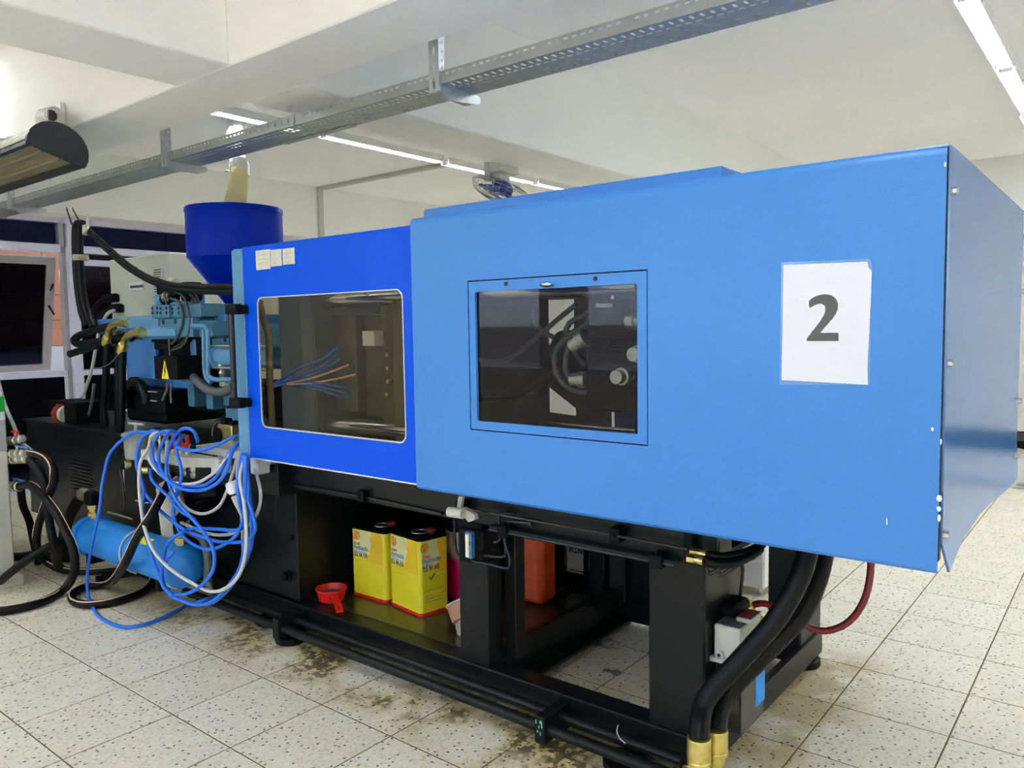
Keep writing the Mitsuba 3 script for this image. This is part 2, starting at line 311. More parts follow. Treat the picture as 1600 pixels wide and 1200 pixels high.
# outside
nb = thing('neighbour_building', 'orange clad building with a pale base seen through the open sash', 'building')
obj('wall', box(-14.6, -14.0, -6, 16, -.5, 7), 'm_stone', nb)
for r in range(9):
    for c in range(7):
        y0 = .2+c*1.2+(.3 if r % 2 else 0); z0 = 1.28+r*.42
        obj('cladding_panel', cbox(-14.0, -13.97, y0, y0+1.19, z0, z0+.41, .004), 'm_brick', nb)
for c in range(6): obj('base_panel', cbox(-14.0, -13.95, .2+c*1.4, 1.59+c*1.4, -.4, 1.27, .006), 'm_stone', nb)
obj('ground', box(-30, -8.3, -25, 30, -.6, -.5), 'm_asphalt', kind='structure')
obj('ground', box(-30, 30, -30, -3.2, -.6, -.5), 'm_asphalt', kind='structure')

# surface cable duct: down the end wall and along the ceiling
cd = thing('cable_duct', 'grey square cable duct down the end wall corner and across the ceiling', 'cable duct')
obj('duct', cbox(-7.698, -7.66, 5.965, 6.03, 2.53, CEIL-.002, .003), 'm_grey_duct', cd)
obj('duct', cbox(-7.66, -5.56, 5.965, 6.03, CEIL-.042, CEIL-.002, .003), 'm_grey_duct', cd)
tr = obj('trim_1', cbox(-7.72, -7.66, 5.985, 9.7, 2.50, 2.56, .004), 'm_frame', kind='structure')

# ---------------------------------------------------------------- ceiling lamps
def lamp(x, y0, label, ln=1.44, group='glowing tube lamps on the ceiling'):
    t = thing('batten_lamp', label, 'ceiling lamp', group)
    obj('housing', cbox(x-.045, x+.045, y0, y0+ln, CEIL-.03, CEIL, .004), 'm_white', t)
    for s in (-1, 1): obj('side_lip', cbox(x+s*.058-.006, x+s*.058+.006, y0, y0+ln, CEIL-.058, CEIL, .002), 'm_white', t)
    pts = [(x+.042*math.cos(a), CEIL-.028-.036*math.sin(a)) for a in np.linspace(0, math.pi, 9)]
    k = obj('diffuser', prism(Polygon(pts), 'Y', y0+.02, y0+ln-.02), 'm_lens', t)
    scene[k]['emitter'] = {'type': 'area', 'radiance': rgb(LAMP)}
    for y in (y0+.005, y0+ln-.02): obj('end_cap', cbox(x-.04, x+.04, y, y+.017, CEIL-.062, CEIL-.02, .006), 'm_white', t)
lamp(-5.49, 2.84, 'glowing ceiling tube partly hidden behind the cable tray, left lamp row')
lamp(-5.49, 4.33, 'glowing ceiling tube in the middle of the left lamp row, before the fan')
lamp(-5.51, 5.86, 'glowing ceiling tube in the left lamp row behind the ceiling fan')
lamp(-5.51, 7.36, 'farthest glowing tube of the left lamp row')
lamp(-.755, 4.70, 'glowing ceiling tube at the top right corner of the photo')
lamp(-.755, 6.20, 'second glowing ceiling tube of the right lamp row above the machine corner')
lamp(-.775, 7.70, 'farthest glowing ceiling tube at the right edge')
for x, ys in ((-5.49, (-2.6, -1.1, .37)), (-.755, (-2.6, -1.1, .37, 3.2)), (1.9, (-2.0, 0, 3, 5, 7))):
    for y in ys: lamp(x, y, 'ceiling tube out of sight behind a beam', group='ceiling tubes out of sight')
# ---------------------------------------------------------------- the injection moulding machine
M = thing('injection_moulding_machine', 'long blue injection moulding machine on a black steel base', 'machine')
# base: beams, floor plate, legs, tank
obj('base_beam', cbox(-3.95, -1.045, 2.262, 2.36, .04, .142, .005), 'm_black', M)
obj('base_beam', cbox(-5.4, -1.045, 3.25, 3.35, .04, .142, .005), 'm_black', M)
obj('end_beam', cbox(-1.075, -1.04, 2.29, 3.44, .04, .142, .004), 'm_black', M)
obj('cross_beam', [cbox(-1.99, -1.955, 2.30, 3.30, .04, .20, .004), cbox(-1.955, -1.88, 2.33, 3.28, .04, .06, .004)], 'm_black', M)
obj('floor_plate', box(-3.2, -1.96, 2.35, 3.3, .130, .146), 'm_plate_floor', M)
def leg(x0, x1, y0, y1, z1=.80, m='m_black'): return obj('leg', cbox(x0, x1, y0, y1, .138, z1, .006), m, M)
leg(-1.252, -1.05, 2.272, 2.575)
leg(-2.11, -1.97, 2.272, 2.36, .76)
leg(-1.19, -1.052, 3.19, 3.45)
leg(-1.99, -1.90, 3.22, 3.34)
leg(-2.11, -2.02, 3.22, 3.34)
obj('post', [cbox(-1.955, -1.90, 2.375, 2.44, .15, .76, .004)], 'm_black', M)
obj('rib', cbox(-1.985, -1.955, 2.272, 2.36, .142, .74, .003), 'm_black', M)
obj('back_panel', prism(sbox(-3.2, .14, -1.37, .75).difference(sbox(-2.279, 0.215, -2.165, 0.354)), 'Y', 3.26, 3.28), 'm_dull_black', M)
# left body: hydraulic tank under the injection unit
obj('tank', [cbox(-5.45, -3.178, 2.275, 3.34, .15, .845, .006), cbox(-6.46, -5.45, 2.275, 2.93, .15, .845, .006), box(-3.95, -3.2, 2.30, 3.25, .05, .15)], 'm_black', M)
obj('tank_rim', [cbox(-5.45, -3.3, 2.262, 3.35, .838, .852, .003), cbox(-6.47, -5.45, 2.262, 2.94, .838, .852, .003)], 'm_black', M)
for p in ((-3.246,2.270,0.251), (-3.217,2.270,0.465)): obj('bolt', bolt_front(p[0], 2.275, p[2], .014, .012), 'm_dull_black', M)
for p in ((-3.154,2.270,0.237),): obj('drain_plug', turned([(.028, 0), (.028, .012), (.02, .014), (.02, .034), (.016, .036)], (p[0]-.1, 2.276, p[2]+.03), (p[0]-.1, 1, p[2]+.03), 6), 'm_dull_black', M)
# bed: long beams that carry platens and cover
obj('bed_beam', cbox(-3.6, -.98, 2.20, 2.32, .735, .885, .005), 'm_black', M)
obj('bed_beam', cbox(-3.6, -.98, 3.08, 3.20, .735, .885, .005), 'm_black', M)
obj('bed_plate', cbox(-3.80, -3.15, 2.12, 2.5, .855, .893, .003), 'm_alu', M)
obj('bed_front', cbox(-4.05, -3.12, 2.14, 2.30, .70, .857, .004), 'm_black', M)
obj('bed_pan', box(-3.6, -1.0, 2.32, 3.08, .74, .76), 'm_dull_black', M)
# front rail with the thin grease lines
obj('rail', cbox(-1.85, -1.10, 2.16, 2.20, .728, .752, .003), 'm_black', M)
obj('rail_strip', cbox(-1.85, -1.10, 2.157, 2.162, .735, .739, .001), 'm_dark_grey', M)
for x in (-1.78, -1.16): obj('rail_clamp', [cbox(x-.022, x+.022, 2.145, 2.21, .718, .764, .004), bolt_up(x, 2.16, .764, .007, .008)], 'm_dull_black', M)
for x in (-1.99, -1.31): obj('pipe_clamp', [cbox(x-.018, x+.018, 2.15, 2.20, .775, .825, .004), bolt_front(x, 2.15, .80, .007, .006)], 'm_dull_black', M)
obj('grease_line', tube([(-1.99, 2.155, .80), (-1.31, 2.155, .80), (-1.05, 2.155, .797)], .005, 8, curve=False), 'm_black_gloss', M)
obj('grease_line', tube([(-2.116,2.190,0.751),(-2.611,2.190,0.761),(-3.164,2.190,0.754)], .006, 8), 'm_black_gloss', M)
for q in ((-2.574,2.180,0.768), (-3.173,2.180,0.786)): obj('pipe_clamp', [cbox(q[0]-.02, q[0]+.02, 2.165, 2.21, q[2]-.025, q[2]+.025, .004), bolt_front(q[0], 2.166, q[2], .006, .006)], 'm_dull_black', M)
obj('grease_line', tube([(-2.049,2.190,0.738),(-2.048,2.190,0.642),(-2.042,2.190,0.613),(-2.032,2.190,0.600),(-2.006,2.190,0.589)], .0055, 8), 'm_black_gloss', M)
obj('grease_line', tube([(-1.942,2.170,0.598),(-1.857,2.170,0.601),(-1.780,2.170,0.601),(-1.762,2.170,0.611),(-1.761,2.170,0.647),(-1.784,2.170,0.702),(-1.786,2.170,0.756),(-1.771,2.170,0.775),(-1.660,2.170,0.784)], .0055, 8), 'm_black_gloss', M)
obj('grease_line', tube([(-1.896,2.180,0.626),(-1.803,2.180,0.637),(-1.787,2.180,0.659),(-1.789,2.180,0.730),(-1.776,2.180,0.760),(-1.758,2.180,0.772),(-1.662,2.180,0.773)], .0055, 8), 'm_black_gloss', M)
obj('grease_line', tube([(-1.841,2.180,0.686),(-1.817,2.180,0.695),(-1.810,2.180,0.720),(-1.815,2.180,0.790),(-1.799,2.180,0.800),(-1.740,2.180,0.806)], .0055, 8), 'm_black_gloss', M)
obj('grease_line', tube([(-3.221,2.200,0.731),(-3.234,2.200,0.604),(-3.237,2.200,0.556)], .004, 6), 'm_black_gloss', M)
# slanted valve body under the cover at the middle leg
obj('valve_body', [cbox(-2.02, -1.90, 2.18, 2.27, .585, .715, .006), cbox(-2.06, -1.93, 2.20, 2.28, .69, .745, .01)], 'm_dull_black', M)
for (x, z) in ((-1.93, .70), (-1.93, .66), (-1.91, .63), (-1.95, .60)): obj('fitting', turned([(.010, 0), (.010, .012), (.007, .013), (.007, .026)], (x, 2.185, z), (x+.5, 1.7, z), 6), 'm_dull_black', M)
lv = (-1.950,2.170,0.661)
g = obj('flow_scale', cbox(lv[0]-.016, lv[0]+.016, 2.155, 2.18, lv[2]-.05, lv[2]+.05, .003), 'm_mid_blue', M, label='small blue block with a pale sight strip')
obj('sight_strip', cbox(lv[0]-.008, lv[0]+.008, 2.148, 2.156, lv[2]-.044, lv[2]+.044, .002), 'm_cream_print', g)
for dz in (-.03, 0.012): obj('screw', [bolt_front(lv[0]+s*.012, 2.155, lv[2]+dz, .003, .004) for s in (-1, 1)], 'm_print_black', g)
# door latch arm hanging at the junction of door and cover
la = obj('latch_arm', [hull([(x, y, z) for x, y, z in [(-1.924,2.080,0.864), (-1.902,2.080,0.867), (-1.935,2.080,0.813), (-1.916,2.080,0.808)]] + [(x, y+.012, z) for x, y, z in [(-1.924,2.080,0.864), (-1.902,2.080,0.867), (-1.935,2.080,0.813), (-1.916,2.080,0.808)]])], 'm_manifold', M)
c0 = (-1.939,2.050,0.811)
obj('roller', [rod((c0[0]-.006, 2.05, c0[2]), (c0[0]+.055, 2.06, c0[2]-.001), .019), rod((c0[0]-.010, 2.048, c0[2]), (c0[0]-.004, 2.05, c0[2]), .009)], 'm_manifold', la, smooth=30)
ft = [(-1.906,2.080,0.826), (-1.848,2.080,0.808), (-1.845,2.080,0.790), (-1.877,2.080,0.776), (-1.916,2.080,0.808)]
obj('lever', hull([(x, y, z) for x, y, z in ft]+[(x, y+.02, z) for x, y, z in ft]), 'm_manifold', la)
# floor pads
for (x, y) in ((-3.40, 2.26), (-3.12, 2.18), (-1.30, 2.2), (-1.10, 3.36), (-3.3, 3.3), (-2.0, 3.3)):
    obj('levelling_pad', lathe([(.07, 0), (.075, .008), (.075, .03), (.05, .036), (.02, .04), (.02, .06)], 24).apply_translation((x, y, 0)), 'm_rubber', M, smooth=40)
# the two long pipes in front of the base and their brackets
for (y, z) in ((2.135, .075), (2.205, .092)): obj('pipe', rod((-4.0, y, z), (-1.0, y, z), .021, 16), 'm_black', M, smooth=40)
for x in (-3.13, -1.585):
    b = obj('pipe_bracket', cbox(x-.022, x+.022, 2.10, 2.262, .03, .128, .004), 'm_black', M)
    for y in (2.135, 2.22): obj('bolt', bolt_up(x, y, .128, .009, .010), 'm_dull_black', b)
    if x > -2:
        for (dx, dz, w, h) in ((-.012, .108, .006, .012), (.008, .112, .010, .010), (0, .092, .005, .009), (-.006, .075, .006, .008), (.006, .070, .004, .014), (.012, .10, .005, .02)):
            obj('paint_chip', box(x+dx-w/2, x+dx+w/2, 2.0992, 2.1005, dz-h/2, dz+h/2), 'm_teal_chip', b)
for x in (-1.09, -1.02):
    obj('pipe_nut', [turned([(.03, 0), (.03, .035)], (x, y, z), (x+1, y, z), 6) for y, z in ((2.135, .075), (2.205, .092))], 'm_dull_black' if x < -1.05 else 'm_zinc_yellow', M)
obj('sensor_wire', tube([(-1.291,2.140,0.175),(-1.296,2.140,0.154),(-1.288,2.140,0.135),(-1.264,2.140,0.121)], .002, 6), 'm_grey', M)

# ---- clamp cover
YC, X0, X1, Z0, Z1 = 2.0, -2.057, -.350, .890, 1.873
cov = obj('clamp_cover', None, 'm_cover_blue', M) if False else key_for('clamp_cover', M)
def arc(cy, cz, r, a0, a1, n=7): return [(cy+r*math.cos(a), cz+r*math.sin(a)) for a in np.radians(np.linspace(a0, a1, n))]
R_ = .026; YB = 3.40; th = .008
outer = [(YC+.012, Z0), (YC, Z0+.010)] + arc(YC+R_, Z1-R_, R_, 180, 90) + arc(YB-R_, Z1-R_, R_, 90, 0) + [(YB, Z0)]
inner = [(YB-th, Z0), (YB-th, Z1-th), (YC+th, Z1-th), (YC+th, Z0+.012), (YC+.012, Z0+.006)]
shell = prism(Polygon(outer+inner), 'X', X0, X1)
def to_man(m):
    m = trimesh.Trimesh(m.vertices, m.faces, process=True); m.merge_vertices()
    return m3.Manifold(m3.Mesh(vert_properties=np.asarray(m.vertices, np.float32), tri_verts=np.asarray(m.faces, np.uint32)))
def from_man(q): q = q.to_mesh(); return trimesh.Trimesh(q.vert_properties[:, :3], q.tri_verts, process=False)
HX0, HX1, HZ0, HZ1 = -1.788, -1.101, 1.128, 1.636
sh = to_man(shell)
sh = sh - to_man(box(HX0, HX1, YC-.02, YC+.03, HZ0, HZ1))
scene[cov] = mikit.ply(from_man(sh), 'm_cover_blue', smooth=25)
tag(cov, 'light blue painted sheet steel cover')
hf = sbox(HX0+.004, HZ0+.004, HX1-.004, HZ1-.004).difference(rrect(-1.757, 1.160, -1.136, 1.597, .006))
hat = obj('hatch_frame', prism(hf, 'Y', YC+.002, YC+.012), 'm_cover_blue', cov)
obj('seal', prism(sbox(HX0-.02, HZ0-.02, HX1+.02, HZ1+.02).difference(sbox(-1.765, 1.152, -1.128, 1.605)), 'Y', YC+.013, YC+.018), 'm_print_black', cov)
obj('pane', prism(sbox(-1.775, 1.142, -1.118, 1.615), 'Y', YC+.0125, YC+.0126), 'm_smoke_pane', cov)
for x in (-1.621, -1.277): obj('screw', bolt_front(x, YC+.002, 1.6185, .007, .004), 'm_print_black', cov)
kb = turned([(.006, 0), (.008, .008), (.010, .018), (.008, .028), (.003, .033)], (0, 0, 0), (0, -1, 0), 12)
kb.apply_scale((2.4, 1, .95)); kb.apply_translation((-1.446, YC+.002, 1.608)); obj('knob', kb, 'm_chrome', cov, smooth=40)
# raised lid on top
obj('top_lid', [cbox(-2.10, -.925, 2.11, 3.29, Z1-.002, 1.918, .004)], 'm_cover_blue', cov)
# end panel: sheet with a hand-cut, bowed lower edge, its front flange set back behind a dark gap
bow = [(2.012, Z1-.004), (YB, Z1-.006), (YB+.002, 1.05), (YB+.012, .885)]
pts2 = [(-0.346,3.474,0.877), (-0.346,3.132,0.890), (-0.346,2.763,0.915), (-0.346,2.568,0.920), (-0.346,2.291,0.907), (-0.346,2.195,0.887), (-0.346,2.122,0.866)]
bow = bow[:3] + [(y, z) for _, y, z in pts2] + [(2.020, .96), (2.014, 1.2)]
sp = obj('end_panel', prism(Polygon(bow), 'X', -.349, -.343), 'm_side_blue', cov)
obj('flange', cbox(-.362, -.348, 2.006, 2.03, Z0+.03, Z1-.008, .001), 'm_print_black', cov)
for q in ((-0.343,2.024,1.769), (-0.343,2.007,1.379), (-0.343,2.043,0.979)): obj('screw', bolt_right(-.343, 2.035, q[2], .009, .012), 'm_steel', cov)
for q in ((-0.343,3.309,1.772), (-0.343,3.304,1.576), (-0.343,3.349,1.181), (-0.343,3.381,0.980)): obj('screw', bolt_right(-.343, YB-.03, q[2], .010, .016), 'm_steel', cov)
# chipped paint on the cover's corner
def chip(x, z, w, h, mt='m_white'):
    n = 7; p = [(x+w*(.36+.22*rng.random())*math.cos(2*math.pi*i/n), z+h*(.36+.22*rng.random())*math.sin(2*math.pi*i/n)) for i in range(n)]
    obj('paint_chip', prism(Polygon(p), 'Y', YC-.0006, YC+.001), mt, cov)
for q, w, h in (((-0.353,2.000,1.825), .005, .013), ((-0.349,2.000,1.070), .013, .016), ((-0.349,2.000,1.046), .010, .016), ((-0.348,2.000,1.024), .007, .020), ((-0.459,2.000,0.999), .003, .022), ((-0.366,2.000,1.229), .006, .009), ((-0.348,2.000,1.202), .004, .016)): chip(q[0], q[2], w, h)
# ---- sliding door of the mould space
DX0, DX1, DZ0, DZ1, YD = -3.165, -1.97, .902, 1.852, 2.03
dr_ = sbox(DX0, DZ0, DX1, DZ1)
win = rrect(-3.066, 1.046, -2.135, 1.626, .035)
door = obj('sliding_door', [prism(rrect(DX0, DZ0, DX1, DZ1, .012).difference(win), 'Y', YD, YD+.006), box(DX0+.01, DX1, YD+.004, YD+.04, DZ1-.010, DZ1), box(DX0+.01, DX1, YD+.004, YD+.04, DZ0, DZ0+.008)], 'm_door_blue', M, label='bright blue sliding door with an oily window')
obj('pane', prism(rrect(-3.085, 1.03, -2.115, 1.645, .03), 'Y', YD+.008, YD+.0081), 'm_oily_pane', door)
obj('window_trim', prism(win.difference(rrect(-3.061, 1.052, -2.140, 1.621, .032)), 'Y', YD-.001, YD+.005), 'm_alu', door)
obj('bottom_trim', cbox(DX0+.02, DX1, YD-.002, YD+.01, DZ0-.006, DZ0, .001), 'm_label_paper', door)
obj('edge_profile', [cbox(-3.262, DX0-.004, YD+.0, YD+.07, DZ0-.008, DZ1-.002, .010)], 'm_pale_blue', door, label='pale blue edge profile')
obj('edge_gap', box(DX0-.006, DX0+.004, YD+.004, YD+.03, DZ0, DZ1-.004), 'm_print_black', door)
gx = -3.188
gb = obj('grab_bar', rod((gx-.008, YD-.05, 1.17), (gx-.006, YD-.05, 1.585), .013), 'm_black_gloss', door, smooth=40)
for z in (1.155, 1.575): obj('bracket', [cbox(gx-.03, gx+.055, YD-.068, YD-.028, z-.022, z+.024, .006), cbox(gx+.015, gx+.055, YD-.03, YD+.002, z-.02, z+.02, .005)], 'm_dull_black', gb)
obj('seal', tube([(-3.184,2.120,1.616),(-3.155,2.120,1.527),(-3.119,2.120,1.453),(-3.121,2.120,1.351),(-3.124,2.120,1.233),(-3.121,2.120,1.114),(-3.117,2.120,1.020)], .016, 8), 'm_tan_seal', door, smooth=60)
obj('hook', tube([(-2.344,2.045,1.632),(-2.359,2.045,1.625),(-2.363,2.045,1.616),(-2.349,2.045,1.610),(-2.337,2.045,1.619)], .003, 6), 'm_steel', door)
# ---- what shows through the windows: platens, mould, tie bars, toggle
obj('stationary_platen', [cbox(-3.36, -3.08, 2.34, 3.12, .90, 1.72, .01)], 'm_platen_blue', M)
obj('moving_platen', cbox(-2.34, -2.08, 2.36, 2.88, .90, 1.68, .01), 'm_brown_steel', M)
for (y, z) in ((2.43, 1.02), (2.43, 1.62), (2.80, 1.02), (2.80, 1.66)): obj('tie_bar', rod((-3.1, y, z), (-.9, y, z), .036, 20), 'm_chrome', M, smooth=40)
md = obj('mould_half', cbox(-3.08, -2.92, 2.46, 2.98, 1.08, 1.55, .004), 'm_mould_steel', M)
md2 = obj('mould_half', [cbox(-2.90, -2.72, 2.50, 2.90, 1.06, 1.54, .004), cbox(-2.72, -2.60, 2.44, 2.90, 1.0, 1.60, .004)], 'm_brown_steel', M)
obj('mould_plate', cbox(-2.60, -2.34, 2.40, 2.90, .96, 1.62, .004), 'm_mould_steel', M)
obj('hose_nipple', [rod((x, 2.42, z), (x, 2.50, z), .010, 8) for x, z in ((-2.66, 1.36), (-2.66, 1.30), (-2.66, 1.24), (-2.67, 1.18), (-2.50, 1.40), (-2.46, 1.33), (-2.42, 1.36))], 'm_brass', md2)
obj('clamp_plate', cbox(-2.78, -2.70, 2.38, 2.46, 1.40, 1.47, .004), 'm_white', md2)
rg = sbox(-3.2, .9, -2.06, 1.80)
for hole in (((-2.562,3.360,1.615), (-2.273,3.360,1.616), (-2.275,3.360,1.469), (-2.393,3.360,1.383), (-2.549,3.360,1.383)), ((-2.501,3.360,1.150), (-2.442,3.360,1.159), (-2.268,3.360,1.052), (-2.268,3.360,1.012), (-2.564,3.360,1.030), (-2.563,3.360,1.092))): rg = rg.difference(Polygon([(p[0], p[2]) for p in hole]))
obj('rear_guard', prism(rg, 'Y', 3.36, 3.37), 'm_brown_steel', M)
obj('mould_floor', box(-3.2, -2.1, 2.30, 3.2, .885, .895), 'm_mould_steel', M)
hoses = ("426,601@2.25 470,575 505,560 525,545", "426,603@2.25 480,582 505,570 525,552", "428,605@2.25 475,590 510,575 530,560", "430,606@2.25 480,595 520,580 535,575", "447,600@2.25 490,598 530,604 545,606", "447,602@2.25 485,605 520,616 540,622", "447,603@2.25 490,602 525,610 545,613", "426,602@2.25 465,583 505,565 527,548")
for pth in ([(-3.294,2.250,1.215),(-3.143,2.307,1.297),(-3.043,2.363,1.342),(-3.001,2.420,1.395)], [(-3.295,2.250,1.209),(-3.094,2.307,1.276),(-3.045,2.363,1.311),(-3.008,2.420,1.364)], [(-3.284,2.250,1.203),(-3.121,2.307,1.251),(-3.021,2.363,1.296),(-2.985,2.420,1.340)], [(-3.185,2.250,1.222),(-3.048,2.307,1.229),(-2.931,2.363,1.211),(-2.917,2.420,1.201)], [(-3.185,2.250,1.216),(-3.074,2.307,1.207),(-2.980,2.363,1.173),(-2.947,2.420,1.151)], [(-3.186,2.250,1.213),(-3.049,2.307,1.217),(-2.955,2.363,1.192),(-2.918,2.420,1.177)]):
    obj('mould_hose', tube(pth, .0055, 8), 'm_hose_blue', M, smooth=60)
for pth in ([(-3.180,2.250,1.222),(-3.047,2.307,1.253),(-2.951,2.363,1.289),(-2.925,2.420,1.311)], [(-3.180,2.250,1.219),(-3.048,2.307,1.229),(-2.953,2.363,1.246),(-2.881,2.420,1.266)]):
    obj('mould_hose', tube(pth, .005, 8), 'm_copper_stripe', M, smooth=60)
obj('toggle_block', [cbox(-1.32, -.80, 2.30, 3.1, .95, 1.66, .01)], 'm_dull_black', M)
obj('clamp_cylinder', [rod((-1.9, 2.72, 1.36), (-1.3, 2.72, 1.36), .10, 24), rod((-1.7, 2.72, 1.36), (-1.62, 2.72, 1.36), .125, 24)], 'm_dull_black', M, smooth=40)
obj('tail_plate', cbox(-.72, -.50, 2.3, 3.1, .9, 1.7, .01), 'm_dull_black', M)
vb = obj('clamp_valve', [cbox(-1.42, -1.22, 2.16, 2.30, 1.20, 1.40, .008), cbox(-1.40, -1.24, 2.14, 2.26, 1.44, 1.56, .008)], 'm_dull_black', M)
obj('fitting', [turned([(.028, 0), (.028, .03), (.022, .032), (.022, .06)], q, (q[0]+d[0], q[1]+d[1], q[2]+d[2]), 12) for q, d in (((-1.42, 2.17, 1.30), (-1, 0, 0)), ((-1.24, 2.14, 1.49), (1, -.2, 0)), ((-1.42, 2.16, 1.44), (-1, -.1, -.6)), ((-1.25, 2.13, 1.32), (0, -1, 0)), ((-1.19, 2.13, 1.39), (0, -1, 0)))], 'm_fitting', vb, smooth=30)
obj('plate_label', cbox(-1.36, -1.30, 2.132, 2.14, 1.535, 1.548, .001), 'm_label_paper', vb)
for pth in ([(-2.005,2.300,1.353),(-1.870,2.300,1.355),(-1.748,2.300,1.420),(-1.631,2.300,1.500),(-1.548,2.300,1.552)], [(-1.891,2.500,1.555),(-1.879,2.500,1.491),(-1.820,2.500,1.448),(-1.780,2.500,1.433)], [(-1.398,2.200,1.513),(-1.469,2.200,1.466),(-1.508,2.200,1.449),(-1.521,2.200,1.455),(-1.508,2.200,1.488),(-1.418,2.200,1.528),(-1.356,2.200,1.558)], [(-1.495,2.200,1.451),(-1.562,2.200,1.401),(-1.571,2.200,1.335),(-1.537,2.200,1.281),(-1.471,2.200,1.257),(-1.408,2.200,1.264),(-1.334,2.200,1.288)], [(-1.501,2.200,1.434),(-1.525,2.200,1.368),(-1.520,2.200,1.314),(-1.471,2.200,1.283),(-1.433,2.200,1.284)], [(-1.529,2.250,1.422),(-1.517,2.250,1.378),(-1.478,2.250,1.345)]):
    obj('inner_hose', tube(pth, .010, 8), 'm_hose_grey', M, smooth=60)
obj('inner_conduit', tube([(-2.002,2.300,1.203),(-1.873,2.300,1.209),(-1.751,2.300,1.243),(-1.657,2.300,1.298),(-1.634,2.300,1.340)], .016, 10), 'm_dull_black', M, smooth=60)
obj('drip_tray', box(-1.95, -1.2, 2.32, 3.3, .92, .93), 'm_alu', M)
# ---------------------------------------------------------------- injection unit on the left end of the machine
YI = 2.45
inj = obj('injection_carriage', [cbox(-5.715, -4.097, 2.50, 2.95, 1.47, 1.575, .006), cbox(-5.45, -4.55, 2.56, 3.0, 1.12, 1.50, .008)], 'm_mid_blue', M, label='blue carriage of the injection unit')
obj('front_panel', cbox(-5.240, -4.866, 2.47, 2.50, 1.178, 1.435, .006), 'm_mid_blue', inj)
hy0, hy1 = (-5.149,2.420,1.532), (-4.655,2.420,1.533)
obj('hydraulic_cylinder', turned([(.052, 0), (.052, .52), (.046, .53)], (hy0[0]-.05, 2.44, hy0[2]), (9, 2.44, hy0[2]), 6), 'm_pale_blue', M)
hz0, hz1 = (-4.811,2.360,1.476), (-4.485,2.360,1.478)
obj('hydraulic_cylinder', turned([(.040, 0), (.040, .42), (.036, .43)], (hz0[0], 2.38, hz0[2]), (9, 2.38, hz0[2]), 6), 'm_pale_blue', M)
# main valve manifold
mfx0, mfx1 = -4.579, -4.210
mfz1, mfz0 = 1.559, 1.447
mf = obj('valve_manifold', [cbox(mfx0, mfx1, 2.36, 2.62, mfz0, mfz1, .006), cbox(mfx1, mfx1+.14, 2.40, 2.62, mfz0, mfz1-.02, .006), cbox(mfx0+.16, mfx1+.04, 2.39, 2.6, mfz1, mfz1+.08, .006)], 'm_machine_blue', M)
for q in ((-4.531,2.360,1.539), (-4.391,2.360,1.540)): obj('port', bolt_front(q[0], 2.361, q[2], .018, .003), 'm_print_black', mf)
for (a, b, yy) in (((-4.627,2.340,1.563), (-4.536,2.340,1.641), 2.34), ((-4.528,2.340,1.561), (-4.432,2.340,1.638), 2.34), ((-4.432,2.340,1.560), (-4.331,2.340,1.635), 2.36)):
    vv = obj('valve', cbox(a[0], b[0], yy, yy+.12, mfz1+.002, b[2], .006), 'm_machine_blue', mf)
    for x in (a[0]+.015, b[0]-.015):
        for z in (a[2]+.03, b[2]-.02): obj('screw', bolt_front(x, yy, z, .008, .006), 'm_print_black', vv)
vs = (-4.487,2.400,1.625)
obj('solenoid', [rod((vs[0]-.02, 2.42, vs[2]), (vs[0]+.10, 2.42, vs[2]), .035), rod((vs[0]+.10, 2.42, vs[2]), (vs[0]+.17, 2.42, vs[2]), .028)], 'm_pale_blue', mf, smooth=30)
v2 = (-4.665,2.400,1.676)
obj('solenoid', [rod((v2[0]-.02, 2.42, v2[2]), (v2[0]+.05, 2.42, v2[2]), .035)], 'm_pale_blue', mf, smooth=30)
obj('solenoid', [rod((v2[0]+.05, 2.42, v2[2]), (v2[0]+.17, 2.42, v2[2]), .034), cbox(v2[0]-.01, v2[0]+.08, 2.40, 2.48, v2[2]+.03, v2[2]+.10, .006)], 'm_dull_black', mf, smooth=30)
obj('chrome_sleeve', rod((v2[0]+.08, 2.415, v2[2]+.01), (v2[0]+.155, 2.415, v2[2]+.01), .036), 'm_chrome', mf, smooth=30)
v3 = (-4.361,2.450,1.622)
obj('solenoid', [cbox(v3[0]-.12, v3[0]+.03, 2.45, 2.56, v3[2]-.06, v3[2]+.02, .008), cbox(v3[0]-.11, v3[0]-.03, 2.44, 2.54, v3[2]+.04, v3[2]+.15, .008)], 'm_dull_black', mf)
obj('solenoid', cbox(v3[0]-.14, v3[0]-.04, 2.47, 2.56, v3[2]+.02, v3[2]+.09, .006), 'm_mid_blue', mf)
for p0 in ((-4.599,2.400,1.720), (-4.493,2.400,1.719), (-4.378,2.440,1.712)): obj('plug', cbox(p0[0]-.035, p0[0]+.04, p0[1], p0[1]+.07, p0[2]-.03, p0[2]+.03, .006), 'm_dull_black', mf)
